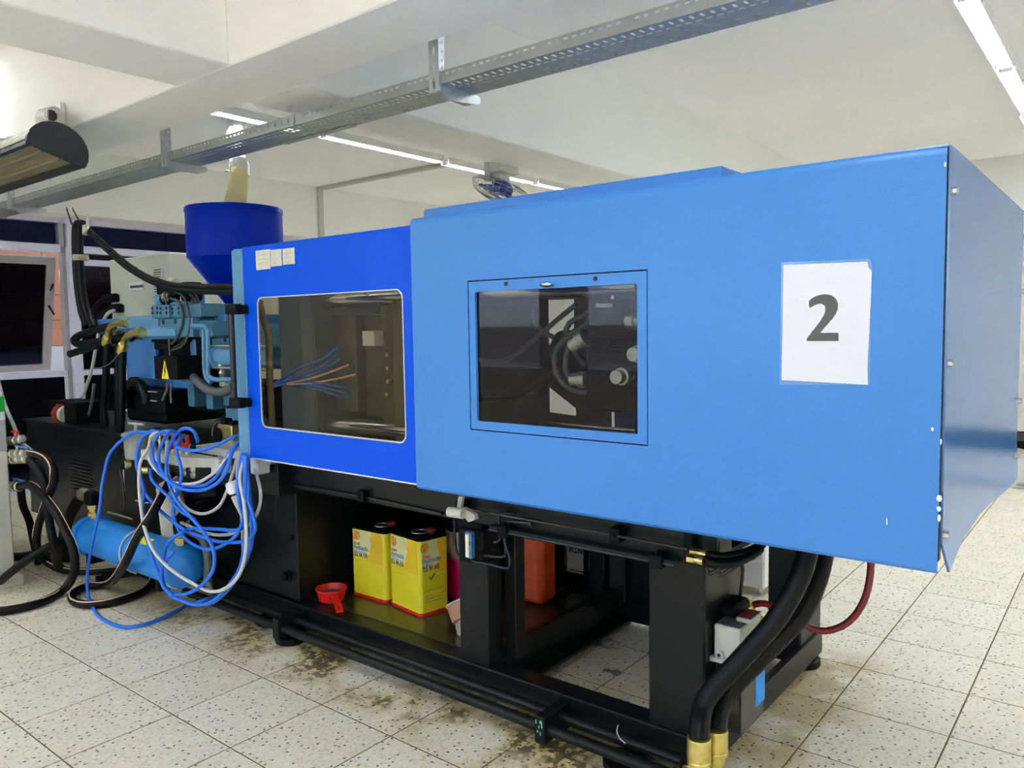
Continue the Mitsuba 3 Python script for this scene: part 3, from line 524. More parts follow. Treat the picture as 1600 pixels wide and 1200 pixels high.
for pth in ([(-4.526,2.370,1.716),(-4.498,2.370,1.625),(-4.486,2.370,1.512),(-4.491,2.370,1.379),(-4.488,2.370,1.330)], [(-4.390,2.360,1.714),(-4.299,2.360,1.685),(-4.249,2.360,1.618),(-4.229,2.360,1.527),(-4.272,2.360,1.436),(-4.340,2.360,1.392),(-4.451,2.360,1.369)], [(-4.418,2.350,1.674),(-4.320,2.350,1.649),(-4.283,2.350,1.582),(-4.304,2.350,1.510),(-4.375,2.350,1.436),(-4.428,2.350,1.407)], [(-4.314,2.420,1.713),(-4.247,2.420,1.674),(-4.240,2.420,1.600),(-4.287,2.420,1.527),(-4.348,2.420,1.480)], [(-4.287,2.400,1.693),(-4.221,2.400,1.647),(-4.220,2.400,1.581),(-4.280,2.400,1.527),(-4.342,2.400,1.465),(-4.396,2.400,1.417),(-4.510,2.400,1.378)], [(-4.304,2.420,1.664),(-4.273,2.420,1.612),(-4.299,2.420,1.557),(-4.337,2.420,1.528)]):
    obj('cable', tube(pth, .0072, 8), 'm_cable', M, smooth=60)
# pale blue rigid pipes and the plate on the right
for pth in ([(-4.192,2.350,1.512),(-4.084,2.350,1.510),(-4.051,2.350,1.503),(-4.033,2.350,1.485),(-4.033,2.350,1.400),(-4.046,2.350,1.251),(-4.022,2.350,1.223),(-3.964,2.350,1.214),(-3.887,2.350,1.216),(-3.775,2.350,1.220)], [(-4.246,2.380,1.505),(-4.144,2.380,1.500),(-4.125,2.380,1.486),(-4.127,2.380,1.381),(-4.130,2.380,1.254),(-4.107,2.380,1.211),(-4.069,2.380,1.191)]):
    obj('rigid_pipe', tube(pth, .013, 10), 'm_pale_blue', M, smooth=60)
c1, c2 = (-4.387,2.500,1.433), (-4.330,2.500,1.255)
obj('guide_plate', cbox(c1[0], c2[0], 2.44, 2.48, c2[2], c1[2], .005), 'm_pale_blue', M)
d1, d2 = (-4.547,2.550,1.530), (-4.053,2.550,1.431)
obj('rear_block', [cbox(d1[0], -3.5, 2.55, 3.0, d2[2]-.12, d1[2]-.01, .008), cbox(-4.301, -4.143, 2.50, 2.60, d1[2]-.08, d1[2]+.02, .006)], 'm_machine_blue', M)
e1, e2 = (-4.185,2.460,1.441), (-3.905,2.460,1.334)
obj('nozzle_housing', [cbox(e1[0], -3.40, 2.46, 2.9, e2[2]-.06, e1[2], .006)], 'm_machine_blue', M)
for q in ((-4.039,2.460,1.430), (-3.988,2.460,1.415)): obj('port', bolt_front(q[0], 2.461, q[2], .014, .004), 'm_print_black', M)
mt0 = (-4.045,2.400,1.338); 
hm = obj('hydraulic_motor', [rod((mt0[0], 2.42, mt0[2]), (mt0[0]+.03, 2.42, mt0[2]), .075), rod((mt0[0]+.03, 2.42, mt0[2]), (-3.50, 2.42, mt0[2]), .055)], 'm_pale_blue', M, smooth=30)
obj('tie_rod', [rod((mt0[0], 2.37, mt0[2]+s*.06), (-3.5, 2.37, mt0[2]+s*.06), .008, 8) for s in (-1, 1)], 'm_steel', hm)
ff = (-3.984,2.400,1.274)
obj('fitting', [turned([(.014, -.05), (.022, -.03), (.014, -.01), (.024, .0), (.024, .02), (.012, .03), (.012, .05)], (ff[0], 2.40, ff[2]), (ff[0], 2.40, 9), 8), turned([(.018, 0), (.018, .05)], (ff[0], 2.40, ff[2]-.10), (ff[0], 2.40, 9), 6), turned([(.015, 0), (.015, .04)], (ff[0]+.05, 2.40, ff[2]-.09), (9, 2.40, ff[2]-.09), 6)], 'm_fitting', M, smooth=30)
for a, b in (((-4.550,2.500,1.152), (-4.480,2.500,1.021)), ((-4.342,2.500,1.109), (-4.273,2.500,1.017)), ((-4.153,2.500,1.147), (-4.002,2.500,1.046))):
    obj('support_block', cbox(a[0], b[0], 2.5, 2.7, b[2], a[2], .006), 'm_machine_blue', M)
a, b = (-4.069,2.460,1.039), (-3.948,2.460,0.912); obj('support_block', hull([(a[0], 2.46, a[2]), (a[0]+.16, 2.46, a[2]), (a[0]+.02, 2.46, .86), (a[0]+.2, 2.46, .86), (a[0], 2.8, a[2]), (a[0]+.16, 2.8, a[2]), (a[0]+.02, 2.8, .86), (a[0]+.2, 2.8, .86)]), 'm_machine_blue', M)
obj('carriage_base', [cbox(-5.5, -3.35, 2.60, 3.05, .98, 1.16, .01), cbox(-5.25, -4.75, 2.45, 2.9, .90, 1.12, .02)], 'm_dull_black', M)
dr0 = (-4.998,2.400,1.102); obj('motor_cover', [cbox(-4.954, -4.687, 2.42, 2.7, 0.970, 1.121, .01)], 'm_dull_black', M)
rngs = tube([(dr0[0]+.14*math.cos(a)-.02, 2.41, dr0[2]-.07+.13*math.sin(a)) for a in np.radians(np.linspace(0, 200, 14))], .035, 10)
obj('hose_guard', rngs, 'm_rubber', M, smooth=60)
for q in ((-4.819,2.418,1.108), (-4.825,2.418,1.051)):
    obj('trim_line', cbox(q[0]-.06, q[0]+.06, 2.412, 2.42, q[2]-.003, q[2]+.003, .001), 'm_grey', M)
obj('drip_guard', tube([(-4.3+.5*t, 2.62, .95-.06*math.sin(t*math.pi)) for t in np.linspace(0, 1, 8)], .03, 10), 'm_black_gloss', M, smooth=60)
obj('barrel_guard', prism(Polygon(arc(2.66, .85, .13, 180, 0, 14)), 'X', -4.35, -3.75), 'm_steel', M, smooth=30)
bb = (-3.844,2.300,0.948)
bk = obj('limit_valve', [cbox(bb[0]-.05, bb[0]+.09, 2.30, 2.37, .893, bb[2]+.03, .005)], 'm_brass', M)
for cm in (cbox(bb[0]-.03, bb[0]+.01, 2.31, 2.36, bb[2]+.03, bb[2]+.06, .004), cbox(bb[0]+.04, bb[0]+.08, 2.31, 2.36, bb[2]+.03, bb[2]+.05, .004), rod((bb[0]-.09, 2.33, bb[2]), (bb[0]-.05, 2.33, bb[2]), .03), rod((bb[0]-.04, 2.29, bb[2]-.03), (bb[0]-.04, 2.30, bb[2]-.03), .04)): obj('cap', cm, 'm_dull_black', bk)
u0, u1 = (-4.717,2.440,1.447), (-4.283,2.440,1.337)
obj('valve_stand', [cbox(u0[0], u1[0], 2.45, 2.52, u1[2]-.02, u0[2]+.01, .005), cbox(u0[0]-.05, u1[0]-.08, 2.40, 2.56, u0[2]-.03, u0[2]+.004, .004), cbox(u0[0]-.02, u0[0]+.16, 2.40, 2.54, u0[2]-.075, u0[2]-.03, .006)], 'm_dull_black', M)
# heater terminal box with its warning triangle
t0, t1 = (-4.547,2.300,1.340), (-4.289,2.300,1.204)
tb = obj('terminal_box', [cbox(t0[0], t1[0], 2.30, 2.58, t1[2], t0[2], .004)], 'm_dull_black', M)
w = (-4.418,2.300,1.282); wx, wz = w[0]-.002, w[2]-.04
obj('warning_label', prism(Polygon([(wx-.042, wz-.035), (wx+.042, wz-.035), (wx, wz+.075)]), 'Y', 2.2975, 2.30), 'm_yellow', tb)
obj('flash_mark', prism(Polygon([(wx+.004, wz+.045), (wx-.012, wz+.008), (wx-.001, wz+.010), (wx-.006, wz-.024), (wx+.013, wz+.016), (wx+.002, wz+.014), (wx+.010, wz+.045)]), 'Y', 2.2965, 2.2976), 'm_print_black', tb)
gl = (-4.413,2.420,1.234)
obj('cable_gland', turned([(.036, 0), (.036, .03), (.028, .032), (.028, .055), (.034, .056), (.034, .08)], (gl[0]-.05, 2.42, gl[2]+.012), (gl[0]+1, 2.30, gl[2]-.45), 12), 'm_fitting', tb, smooth=30)
cp = spline([(-4.355,2.400,1.233),(-4.300,2.400,1.216),(-4.232,2.400,1.184),(-4.159,2.400,1.154),(-4.073,2.400,1.139),(-3.975,2.400,1.143),(-3.871,2.400,1.175)], .012)
obj('flexible_conduit', tube(cp, [.024 if i % 2 else .028 for i in range(len(cp))], 10, curve=False), 'm_hose_grey', M, smooth=60)
for pth in ([(-4.552,2.380,1.168),(-4.572,2.380,1.120),(-4.622,2.380,1.068)], [(-4.506,2.380,1.177),(-4.520,2.380,1.111),(-4.517,2.380,1.053)]): obj('cable', tube(pth, .008, 8), 'm_hose_grey', M, smooth=60)
# gold elbows and hoses of the hydraulic cylinders
def elbow_hose(pe, ph, re, rh, nut):
    e = obj('elbow', tube(pe, re, 12), 'm_zinc_yellow', M, smooth=60)
    p0, p1 = np.array(pe[0]), np.array(pe[1]); d = (p0-p1)/np.linalg.norm(p0-p1)
    obj('nut', turned([(re*1.55, 0), (re*1.55, .055)], p0-d*.03, p0+d, 6), 'm_zinc_yellow', e)
    p0, p1 = np.array(ph[0]), np.array(pe[-1]); d = (p0-p1)/np.linalg.norm(p0-p1)
    obj('ferrule', turned([(re*1.35, 0), (re*1.45, .01), (re*1.45, .06), (re*1.3, .065)], p1-d*.01, p1+d, 12), 'm_zinc_yellow', e, smooth=30)
    obj('hydraulic_hose', tube(ph, rh, 12), 'm_rubber', M, smooth=60)
elbow_hose([(-5.063,2.400,1.539),(-5.141,2.400,1.540),(-5.221,2.400,1.537),(-5.285,2.400,1.521),(-5.325,2.400,1.492),(-5.349,2.400,1.446)], [(-5.354,2.400,1.437),(-5.374,2.400,1.310),(-5.412,2.400,1.137),(-5.452,2.400,0.963),(-5.455,2.400,0.854),(-5.507,2.400,0.652),(-5.575,2.400,0.481),(-5.727,2.400,0.373),(-5.967,2.400,0.274),(-6.208,2.400,0.263),(-6.316,2.400,0.298)], .022, .024, 1)
elbow_hose([(-5.255,2.460,1.508),(-5.310,2.460,1.500),(-5.339,2.460,1.479),(-5.352,2.460,1.444)], [(-5.353,2.460,1.440),(-5.359,2.460,1.307),(-5.378,2.460,1.048),(-5.417,2.460,0.784),(-5.487,2.460,0.579),(-5.600,2.460,0.433),(-5.803,2.460,0.224),(-5.919,2.460,0.114)], .017, .02, 1)
elbow_hose([(-4.737,2.320,1.480),(-4.810,2.320,1.477),(-4.885,2.320,1.462),(-4.930,2.320,1.438),(-4.963,2.320,1.398)], [(-4.968,2.320,1.390),(-4.989,2.320,1.278),(-5.020,2.320,1.075),(-5.065,2.320,0.827),(-5.150,2.320,0.612),(-5.267,2.320,0.451)], .022, .024, 1)
for pth in ([(-5.249,2.450,1.533),(-5.509,2.450,1.515),(-5.747,2.450,1.486),(-5.925,2.450,1.456),(-5.982,2.450,1.428),(-5.932,2.450,1.405),(-5.736,2.450,1.410),(-5.491,2.450,1.428),(-5.213,2.450,1.448)], [(-6.058,2.450,1.331),(-5.896,2.450,1.355),(-5.639,2.450,1.393),(-5.351,2.450,1.428),(-5.125,2.450,1.448)]):
    obj('hydraulic_hose', tube(pth, .026, 12), 'm_rubber', M, smooth=60)
obj('cable', tube([(-5.632,2.420,1.129),(-5.688,2.420,0.993),(-5.786,2.420,0.852),(-5.921,2.420,0.682),(-6.070,2.420,0.514),(-6.199,2.420,0.371)], .011, 8), 'm_hose_grey', M, smooth=60)
obj('hose_wire', tube([(-5.116,2.380,1.376),(-5.211,2.380,1.313),(-5.287,2.380,1.278),(-5.401,2.380,1.250),(-5.526,2.380,1.239)], .004, 6), 'm_hose_grey', M)
# filter pot with its T handle
pp = (-4.300,2.050,0.863); px_, pz0, pz1 = pp[0], 0.787, 0.930
pot = obj('filter_pot', lathe([(.062, pz0), (.066, pz0+.01), (.070, pz1-.018), (.080, pz1-.016), (.080, pz1-.004), (.070, pz1), (.02, pz1+.012), (.014, pz1+.014), (.014, pz1+.045)], 28).apply_translation((px_, 2.06, 0)), 'm_cast', M, smooth=30, label='grey filter pot')
obj('t_handle', rod((px_-.085, 2.06, pz1+.045), (px_+.085, 2.06, pz1+.048), .007, 10), 'm_alu', pot, smooth=40)
obj('arm', [cbox(px_-.02, px_+.10, 2.08, 2.28, pz0+.02, pz0+.09, .01)], 'm_dull_black', pot)
ga = (-4.333,2.020,0.755)
gz = obj('pressure_gauge', turned([(.024, 0), (.028, .004), (.028, .022), (.022, .026)], (ga[0], 2.035, ga[2]), (ga[0]-.25, 1.3, ga[2]), 20), 'm_brass', pot, smooth=30)
obj('dial', turned([(.021, 0), (.021, .002)], (ga[0]-.009, 2.008, ga[2]), (ga[0]-.259, 1.27, ga[2]), 20), 'm_tin_pale', gz)
obj('needle', hull([(ga[0]-.012+.002*s, 2.0055, ga[2]-.004) for s in (-1, 1)]+[(ga[0]-.003+.001*s, 2.003, ga[2]+.015) for s in (-1, 1)]+[(ga[0]-.003, 2.002, ga[2]+.014)]), 'm_print_black', gz)
obj('elbow', tube([(px_, 2.06, pz0), (px_, 2.06, pz0-.04), (px_+.03, 2.06, pz0-.06), (px_+.09, 2.08, pz0-.06)], .022, 10), 'm_brass', pot, smooth=60)
obj('thin_line', tube([(-4.479,2.050,0.731),(-4.498,2.050,0.700),(-4.474,2.050,0.640),(-4.467,2.050,0.556),(-4.466,2.050,0.494),(-4.485,2.050,0.462)], .005, 6), 'm_black_gloss', pot)
obj('tag_line', tube([(-4.480,2.060,0.704),(-4.483,2.060,0.608),(-4.478,2.060,0.579)], .004, 6), 'm_fitting', pot)
# air manifold: bar with brass cocks and red levers
ma, mb = (-4.122,2.020,0.822), (-3.677,2.020,0.860); mz0, mz1 = 0.806, 0.856
man = obj('air_manifold', hull([(ma[0]-.02, 2.0, mz0), (mb[0], 2.0, mz0), (mb[0]+.16, 2.08, mz0+.005), (ma[0]-.02, 2.09, mz0), (ma[0]-.02, 2.0, mz1), (mb[0], 2.0, mz1), (mb[0]+.16, 2.08, mz1), (ma[0]-.02, 2.09, mz1), (mb[0]+.16, 2.10, mz0+.005), (mb[0]+.16, 2.10, mz1)]), 'm_manifold', M, label='pale air manifold bar')
for i in range(6):
    x = ma[0]+.03+i*.068
    ck = obj('brass_cock', [lathe([(.016, mz1-.002), (.016, mz1+.02), (.011, mz1+.022), (.011, mz1+.045), (.015, mz1+.046), (.015, mz1+.06), (.008, mz1+.062), (.008, mz1+.08)], 10).apply_translation((x, 2.05, 0))], 'm_brass' if i < 4 else 'm_fitting', man, smooth=30)
    if i > 2: obj('lever', [cbox(x+.012, x+.026, 2.03, 2.05, mz1+.05, mz1+.105, .004), cbox(x+.008, x+.022, 2.02, 2.045, mz1+.02, mz1+.055, .004)], 'm_red', ck)
for x in (mb[0]-.10, mb[0]-.01): obj('fitting', [lathe([(.012, mz0-.06), (.017, mz0-.05), (.017, mz0-.035), (.012, mz0-.03), (.019, mz0-.02), (.019, mz0)], 6).apply_translation((x, 2.04, 0))], 'm_fitting', man)
obj('bolt', bolt_front(mb[0]+.13, 2.075, (mz0+mz1)/2, .013, .008), 'm_fitting', man)
lb = (-3.586,2.135,0.829); obj('rating_plate', cbox(lb[0]-.04, lb[0]+.035, 2.136, 2.142, lb[2]-.045, lb[2]+.045, .001), 'm_label_paper', M)
obj('manifold_bracket', cbox(mb[0]+.10, mb[0]+.17, 2.07, 2.16, mz0-.03, mz1-.01, .004), 'm_cream', M)
# bolts strewn along the left body
for q in ((-3.506,2.270,0.685), (-3.391,2.200,0.902)): obj('bolt', bolt_front(q[0], 2.27, q[2], .012, .03), 'm_fitting', M)
# suction strainer of grey rubber
sa, sb_ = (-4.098,2.120,0.670), (-4.026,2.120,0.420)
st = obj('suction_boot', [hull(np.vstack([np.array([(sa[0]+.072*math.cos(t), 2.11+.05*math.sin(t), sa[2]+.03*math.sin(t+.6)) for t in np.linspace(0, 6.28, 16)]), np.array([(sa[0]+.05+.095*math.cos(t), 2.11+.06*math.sin(t), (sa[2]+sb_[2])/2) for t in np.linspace(0, 6.28, 16)]), np.array([(sb_[0]+.108*math.cos(t), 2.11+.06*math.sin(t), sb_[2]+.04*math.sin(t)) for t in np.linspace(0, 6.28, 16)])]))], 'm_grey_rubber', M, smooth=50, label='grimy grey rubber boot on the suction line')
obj('ring', tube([(sa[0]+.062*math.cos(t), 2.12+.05*math.sin(t), sa[2]-.03+.05*math.sin(t+.6)) for t in np.linspace(0, 6.28, 20)], .012, 8), 'm_tan_seal', st, smooth=60)
obj('lower_ring', tube([(sb_[0]+.088*math.cos(t), 2.12+.06*math.sin(t), sb_[2]+.03+.05*math.sin(t)) for t in np.linspace(0, 6.28, 20)], .008, 8), 'm_tan_seal', st, smooth=60)
obj('suction_hose', tube([(-3.715,2.200,0.639),(-3.885,2.200,0.612),(-4.019,2.200,0.567),(-4.091,2.200,0.504),(-4.085,2.200,0.415),(-4.027,2.200,0.317)], .03, 12), 'm_rubber', M, smooth=60)
obj('angle_iron', tube([(-5.143,2.250,0.332),(-4.951,2.250,0.334),(-4.818,2.250,0.333)], .006, 6), 'm_grey', M)
obj('angle_iron', tube([(-4.756,2.250,0.457),(-4.676,2.250,0.455),(-4.597,2.250,0.462)], .005, 6), 'm_grey', M)
for k in range(9):   # perforated grille on the tank front
    q = (-5.555,2.260,0.528); obj('grille_slat', rod((q[0]-.16, 2.268, q[2]-.11+.024*k), (q[0]+.16, 2.268, q[2]-.11+.024*k), .004, 6), 'm_black_gloss', M)
# ---------------------------------------------------------------- hopper and its suction line
hc = (-4.499,2.800,2.229); hx, hy, hr = hc[0], 2.84, .292
hz_top, hz_cyl, hz_bot = 2.245, 1.93, 1.60
hp = thing('material_hopper', 'deep blue cylindrical material hopper with a conical foot above the injection unit', 'hopper')
obj('drum', lathe([(hr-.006, hz_cyl), (hr, hz_cyl+.004), (hr, hz_top-.03), (hr+.004, hz_top-.028), (hr+.004, hz_top-.006), (hr, hz_top), (hr-.02, hz_top+.002), (hr-.02, hz_top-.02)], 64).apply_translation((hx, hy, 0)), 'm_hopper_blue', hp, smooth=35)
obj('cone', lathe([(.07, 1.61), (.07, 1.64), (hr-.008, hz_cyl), (hr-.03, hz_cyl+.006)], 64).apply_translation((hx, hy, 0)), 'm_hopper_blue', hp, smooth=35)
obj('foot', [lathe([(.11, 1.535), (.11, 1.56), (.075, 1.56), (.075, 1.62)], 24).apply_translation((hx, hy, 0))], 'm_dull_black', hp, smooth=30)
fl = thing('suction_line', 'white ceiling pipe with a yellowish corrugated hose dropping into the blue hopper', 'pipe')
ptop = (-5.754,3.700,3.165); pb = (-5.373,3.450,2.711)
obj('pipe', [tube([(ptop[0], ptop[1], 3.168), (ptop[0]+.12, ptop[1]-.12, 3.0), pb], .062, 20), turned([(.078, 0), (.072, .03), (.066, .05)], (ptop[0], ptop[1], 3.168), (ptop[0]+.12, ptop[1]-.12, 3.0), 20)], 'm_white', fl, smooth=40)
obj('coupling', [turned([(.076, 0), (.076, .09), (.070, .10)], (pb[0], pb[1], pb[2]-.06), (pb[0], pb[1], 9), 20), cbox(pb[0]+.03, pb[0]+.12, pb[1]-.08, pb[1], pb[2]-.09, pb[2]+.06, .01), rod((pb[0]-.15, pb[1]-.02, pb[2]-.01), (pb[0], pb[1]-.02, pb[2]-.03), .012)], 'm_white_gloss', fl, smooth=30)
hs = spline([tuple((-5.338,3.420,2.654)), tuple((-5.008,3.200,2.501)), tuple((-4.723,3.000,2.365)), tuple((-4.520,2.860,2.278)), tuple((-4.533,2.860,2.207))], .008)
obj('corrugated_hose', tube(hs, [.060 if i % 2 else .068 for i in range(len(hs))], 18, curve=False), 'm_yellow_hose', fl, smooth=60)

# ---------------------------------------------------------------- electrical cabinet behind the injection unit
cbn = thing('control_cabinet', 'pale green-beige electrical cabinet standing behind the injection unit', 'cabinet')
cx0, cx1, cyf, czt = -6.589, -5.645, 3.0, 2.07
obj('body', cbox(cx0, cx1, cyf, 4.35, .1, czt, .01), 'm_cabinet', cbn)
obj('base', cbox(cx0+.03, cx1-.03, cyf+.03, 4.3, 0, .1, .005), 'm_dull_black', cbn)
q0, q1 = (-6.250,2.999,1.870), (-6.019,2.999,1.805)
bkp = obj('breaker_panel', cbox(q0[0], q1[0], cyf-.012, cyf, q1[2], q0[2], .003), 'm_white', cbn)
obj('breaker', [cbox(q0[0]+.03+.024*k, q0[0]+.046+.024*k, cyf-.018, cyf-.011, q1[2]+.02, q0[2]-.025, .002) for k in range(9)], 'm_ink', bkp)
v0, v1 = (-5.875,2.999,1.954), (-5.721,2.999,1.750)
vt = obj('vent', cbox(v0[0], v1[0], cyf-.012, cyf, v1[2], v0[2], .004), 'm_cream', cbn)
for k in range(10): obj('vent_slot', box(v0[0]+.03, v1[0]-.02, cyf-.0135, cyf-.0115, v1[2]+.03+k*.018, v1[2]+.037+k*.018), 'm_ink', vt)
obj('vent_arc', [tube([(v0[0]+.09+.06*math.cos(a), cyf-.013, v0[2]-.12+s*.03+.05*math.sin(a)) for a in np.radians(np.linspace(20, 160, 8))], .0028, 6) for s in (0,)], 'm_ink', vt)
for q in ((-6.536,2.990,1.759), (-6.468,2.990,1.674)): obj('cable_gland', rod((q[0]-.02, 2.96, q[2]), (q[0]+.10, 2.97, q[2]), .036), 'm_dull_black', cbn, smooth=30)
for pth in ([(-6.471,2.950,1.756),(-6.630,2.950,1.746),(-6.776,2.950,1.693),(-6.869,2.950,1.610),(-6.925,2.950,1.547)], [(-6.403,2.950,1.672),(-6.583,2.950,1.662),(-6.739,2.950,1.607),(-6.829,2.950,1.545),(-6.869,2.950,1.514)]):
    obj('cable', tube(pth, .018, 8), 'm_rubber', cbn, smooth=60)
wc = tube([(-6.329,2.900,1.655),(-6.441,2.900,1.632),(-6.527,2.900,1.567),(-6.578,2.900,1.517),(-6.631,2.900,1.455),(-6.753,2.900,1.218),(-6.853,2.900,1.082),(-6.992,2.900,0.942),(-7.212,2.900,0.793),(-7.385,2.900,0.670),(-7.472,2.900,0.521),(-7.523,2.900,0.343),(-7.544,2.900,0.196)], .014, 8)
tag(obj('white_cable', wc, 'm_hose_white', smooth=60), 'long white cable falling from the cabinet past the black tank corner', 'cable')

# ---------------------------------------------------------------- overhead cable tray, hangers, bundle
TY0, TY1, TZ, TH = 2.20, 2.385, 2.390, .047
TX0, TX1 = -6.3, -.2
ct = thing('cable_tray', 'long galvanised perforated cable tray hanging under the ceiling beam', 'cable tray')
fl_, bt = sbox(TX0, TZ, TX1, TZ+TH), sbox(TX0, TY0, TX1, TY1)
from shapely import union_all
xs = np.arange(TX0+.03, TX1-.02, .0335)
side = union_all([slot(x, TZ+.034, .020, .008) for i, x in enumerate(xs) if i % 10 != 9])
holes = []
W_ = TY1-TY0
for i, x in enumerate(xs):
    holes.append(slot(x, TY0+.032, .011, .030))
    holes.append(slot(x+.008, TY0+.066, .023, .011))
    if i % 2: holes.append(slot(x, TY0+.090, .023, .011)); holes.append(slot(x+.010, TY0+.114, .023, .011))
    else: holes.append(slot(x, TY0+.134, .023, .011))
    holes.append(slot(x, TY1-.026, .011, .022))
obj('side_rail', prism(fl_.difference(side), 'Y', TY0, TY0+.0016), 'm_tray', ct)
obj('side_rail', prism(fl_, 'Y', TY1-.0016, TY1), 'm_tray', ct)
obj('bottom', prism(bt.difference(union_all(holes)), 'Z', TZ, TZ+.0016), 'm_tray', ct)
obj('joint_plate', [prism(sbox(-3.35, TZ-.002, -2.98, TZ+TH-.004).difference(union_all([slot(-3.32+.05*k, TZ+.024, .012, .02) for k in range(7)])), 'Y', TY0-.003, TY0-.001), box(-3.30, -2.78, TY1-.03, TY1+.003, TZ-.004, TZ-.001)], 'm_tray', ct)
def hanger(x, label):
    t = thing('tray_hanger', label, 'bracket', 'slotted hangers of the cable tray')
    zb, zt = TZ-.028, ZB+.22
    f = sbox(x-.030, zb, x+.022, zt)
    f = f.difference(union_all([slot(x-.004, zb+.028+.062*k, .011, .032) for k in range(6)]))
    s = sbox(TY0-.012, zb, TY0+.020, zt).difference(union_all([Point(TY0+.005, zb+.02+.032*k).buffer(.0055, quad_segs=4) for k in range(12)]))
    obj('post', [prism(f, 'Y', TY0-.012, TY0-.0095), prism(s, 'X', x+.0195, x+.022)], 'm_galv', t)
    yE = TY1+.02
    web = Polygon([(TY0-.008, TZ-.03), (TY0-.008, TZ-.001), (yE+.01, TZ-.001), (yE+.02, TZ-.012), (yE+.012, TZ-.028), (yE-.01, TZ-.036), (TY0+.05, TZ-.052)])
    obj('arm', [prism(web, 'X', x+.022, x+.0245), hull([(x-.024, TY0+.02, TZ-.0325), (x+.022, TY0-.008, TZ-.0325), (x+.022, yE-.02, TZ-.0365), (x-.024, yE-.02, TZ-.0365), (x-.024, TY0+.02, TZ-.030), (x+.022, TY0-.008, TZ-.030), (x+.022, yE-.02, TZ-.034), (x-.024, yE-.02, TZ-.034)])], 'm_galv', t)
    obj('bolt', bolt_right(x+.0245, TY0+.012, TZ+.030, .010, .010), 'm_steel', t)
hanger(-2.10, 'slotted galvanised hanger on the beam near the top centre of the photo')
hanger(-4.11, 'slotted galvanised hanger carrying the cable tray above the blue hopper')
hanger(-6.28, 'slotted galvanised hanger at the far left end of the cable tray')
bx_ = (-6.343,2.200,2.378)
st2 = thing('tray_extension', 'yellowish end of the cable tray beyond the left hanger', 'cable tray')
obj('bottom', prism(sbox(-7.6, TY0, TX0-.01, TY1).difference(union_all([slot(x, TY0+dy, .02, .008) for x in np.arange(-7.5, -6.35, .05) for dy in (.03, .07, .11, .15)])), 'Z', TZ-.004, TZ-.002), 'm_tray', st2)
obj('side_rail', box(-7.6, TX0-.01, TY0, TY0+.0016, TZ-.004, TZ+TH-.004), 'm_tray', st2)
# bundle of black hoses tied up below the tray
b1 = thing('cable_bundle', 'thick black cables tied under the tray end and dropping along the window post', 'cable bundle')
for pth in ([(-5.758,2.460,2.235),(-5.818,2.460,2.245),(-5.871,2.460,2.232),(-5.893,2.460,2.136),(-5.904,2.460,1.971),(-5.895,2.460,1.800),(-5.854,2.460,1.631),(-5.776,2.460,1.527)], [(-5.730,2.460,2.219),(-5.790,2.460,2.221),(-5.815,2.460,2.187),(-5.838,2.460,2.087),(-5.840,2.460,1.909),(-5.820,2.460,1.743),(-5.766,2.460,1.607),(-5.697,2.460,1.517)]):
    obj('cable', tube(pth, .026, 12), 'm_rubber', b1, smooth=60)
tz = (-5.833,2.440,1.988); obj('tape_wrap', turned([(.050, 0), (.054, .015), (.050, .04)], (tz[0]+.005, 2.46, tz[2]), (tz[0]+.02, 2.46, tz[2]+1), 16), 'm_tan_seal', b1, smooth=40)
for pth in ([(-5.839,2.390,2.346),(-5.870,2.420,2.282),(-5.917,2.450,2.249)], [(-5.748,2.390,2.336),(-5.748,2.420,2.274),(-5.756,2.450,2.225)]): obj('tie_wire', tube(pth, .005, 6), 'm_print_black', b1)
b2 = thing('drooping_cables', 'pair of black cables sagging from the tray tie to the blue sliding door', 'cable')
for pth in ([(-5.754,2.450,2.238),(-5.558,2.433,2.150),(-5.300,2.417,2.031),(-5.055,2.400,1.924),(-4.782,2.383,1.828),(-4.559,2.367,1.778),(-4.347,2.350,1.745),(-4.064,2.333,1.725),(-3.794,2.317,1.713),(-3.591,2.300,1.697)], [(-5.727,2.450,2.214),(-5.552,2.433,2.124),(-5.303,2.417,2.011),(-5.057,2.400,1.904),(-4.784,2.383,1.813),(-4.561,2.367,1.759),(-4.349,2.350,1.723),(-4.066,2.333,1.701),(-3.796,2.317,1.686),(-3.592,2.300,1.678)]):
    obj('cable', tube(pth, .017, 12), 'm_rubber', b2, smooth=60)
kn = (-5.633,2.430,2.191); obj('tape_knot', [hull(rng.normal(0, .022, (30, 3))+np.array([kn[0], 2.43, kn[2]])), hull(rng.normal(0, .009, (20, 3))*np.array([1, 1, 3])+np.array([kn[0]+.02, 2.43, kn[2]+.05]))], 'm_label_paper', b2)
tp = (-4.504,2.400,1.765); obj('tape_wrap', turned([(.036, 0), (.036, .06)], (tp[0]-.02, 2.415, tp[2]+.003), (tp[0]+1, 2.415, tp[2]-.16), 14), 'm_label_paper', b2, smooth=40)

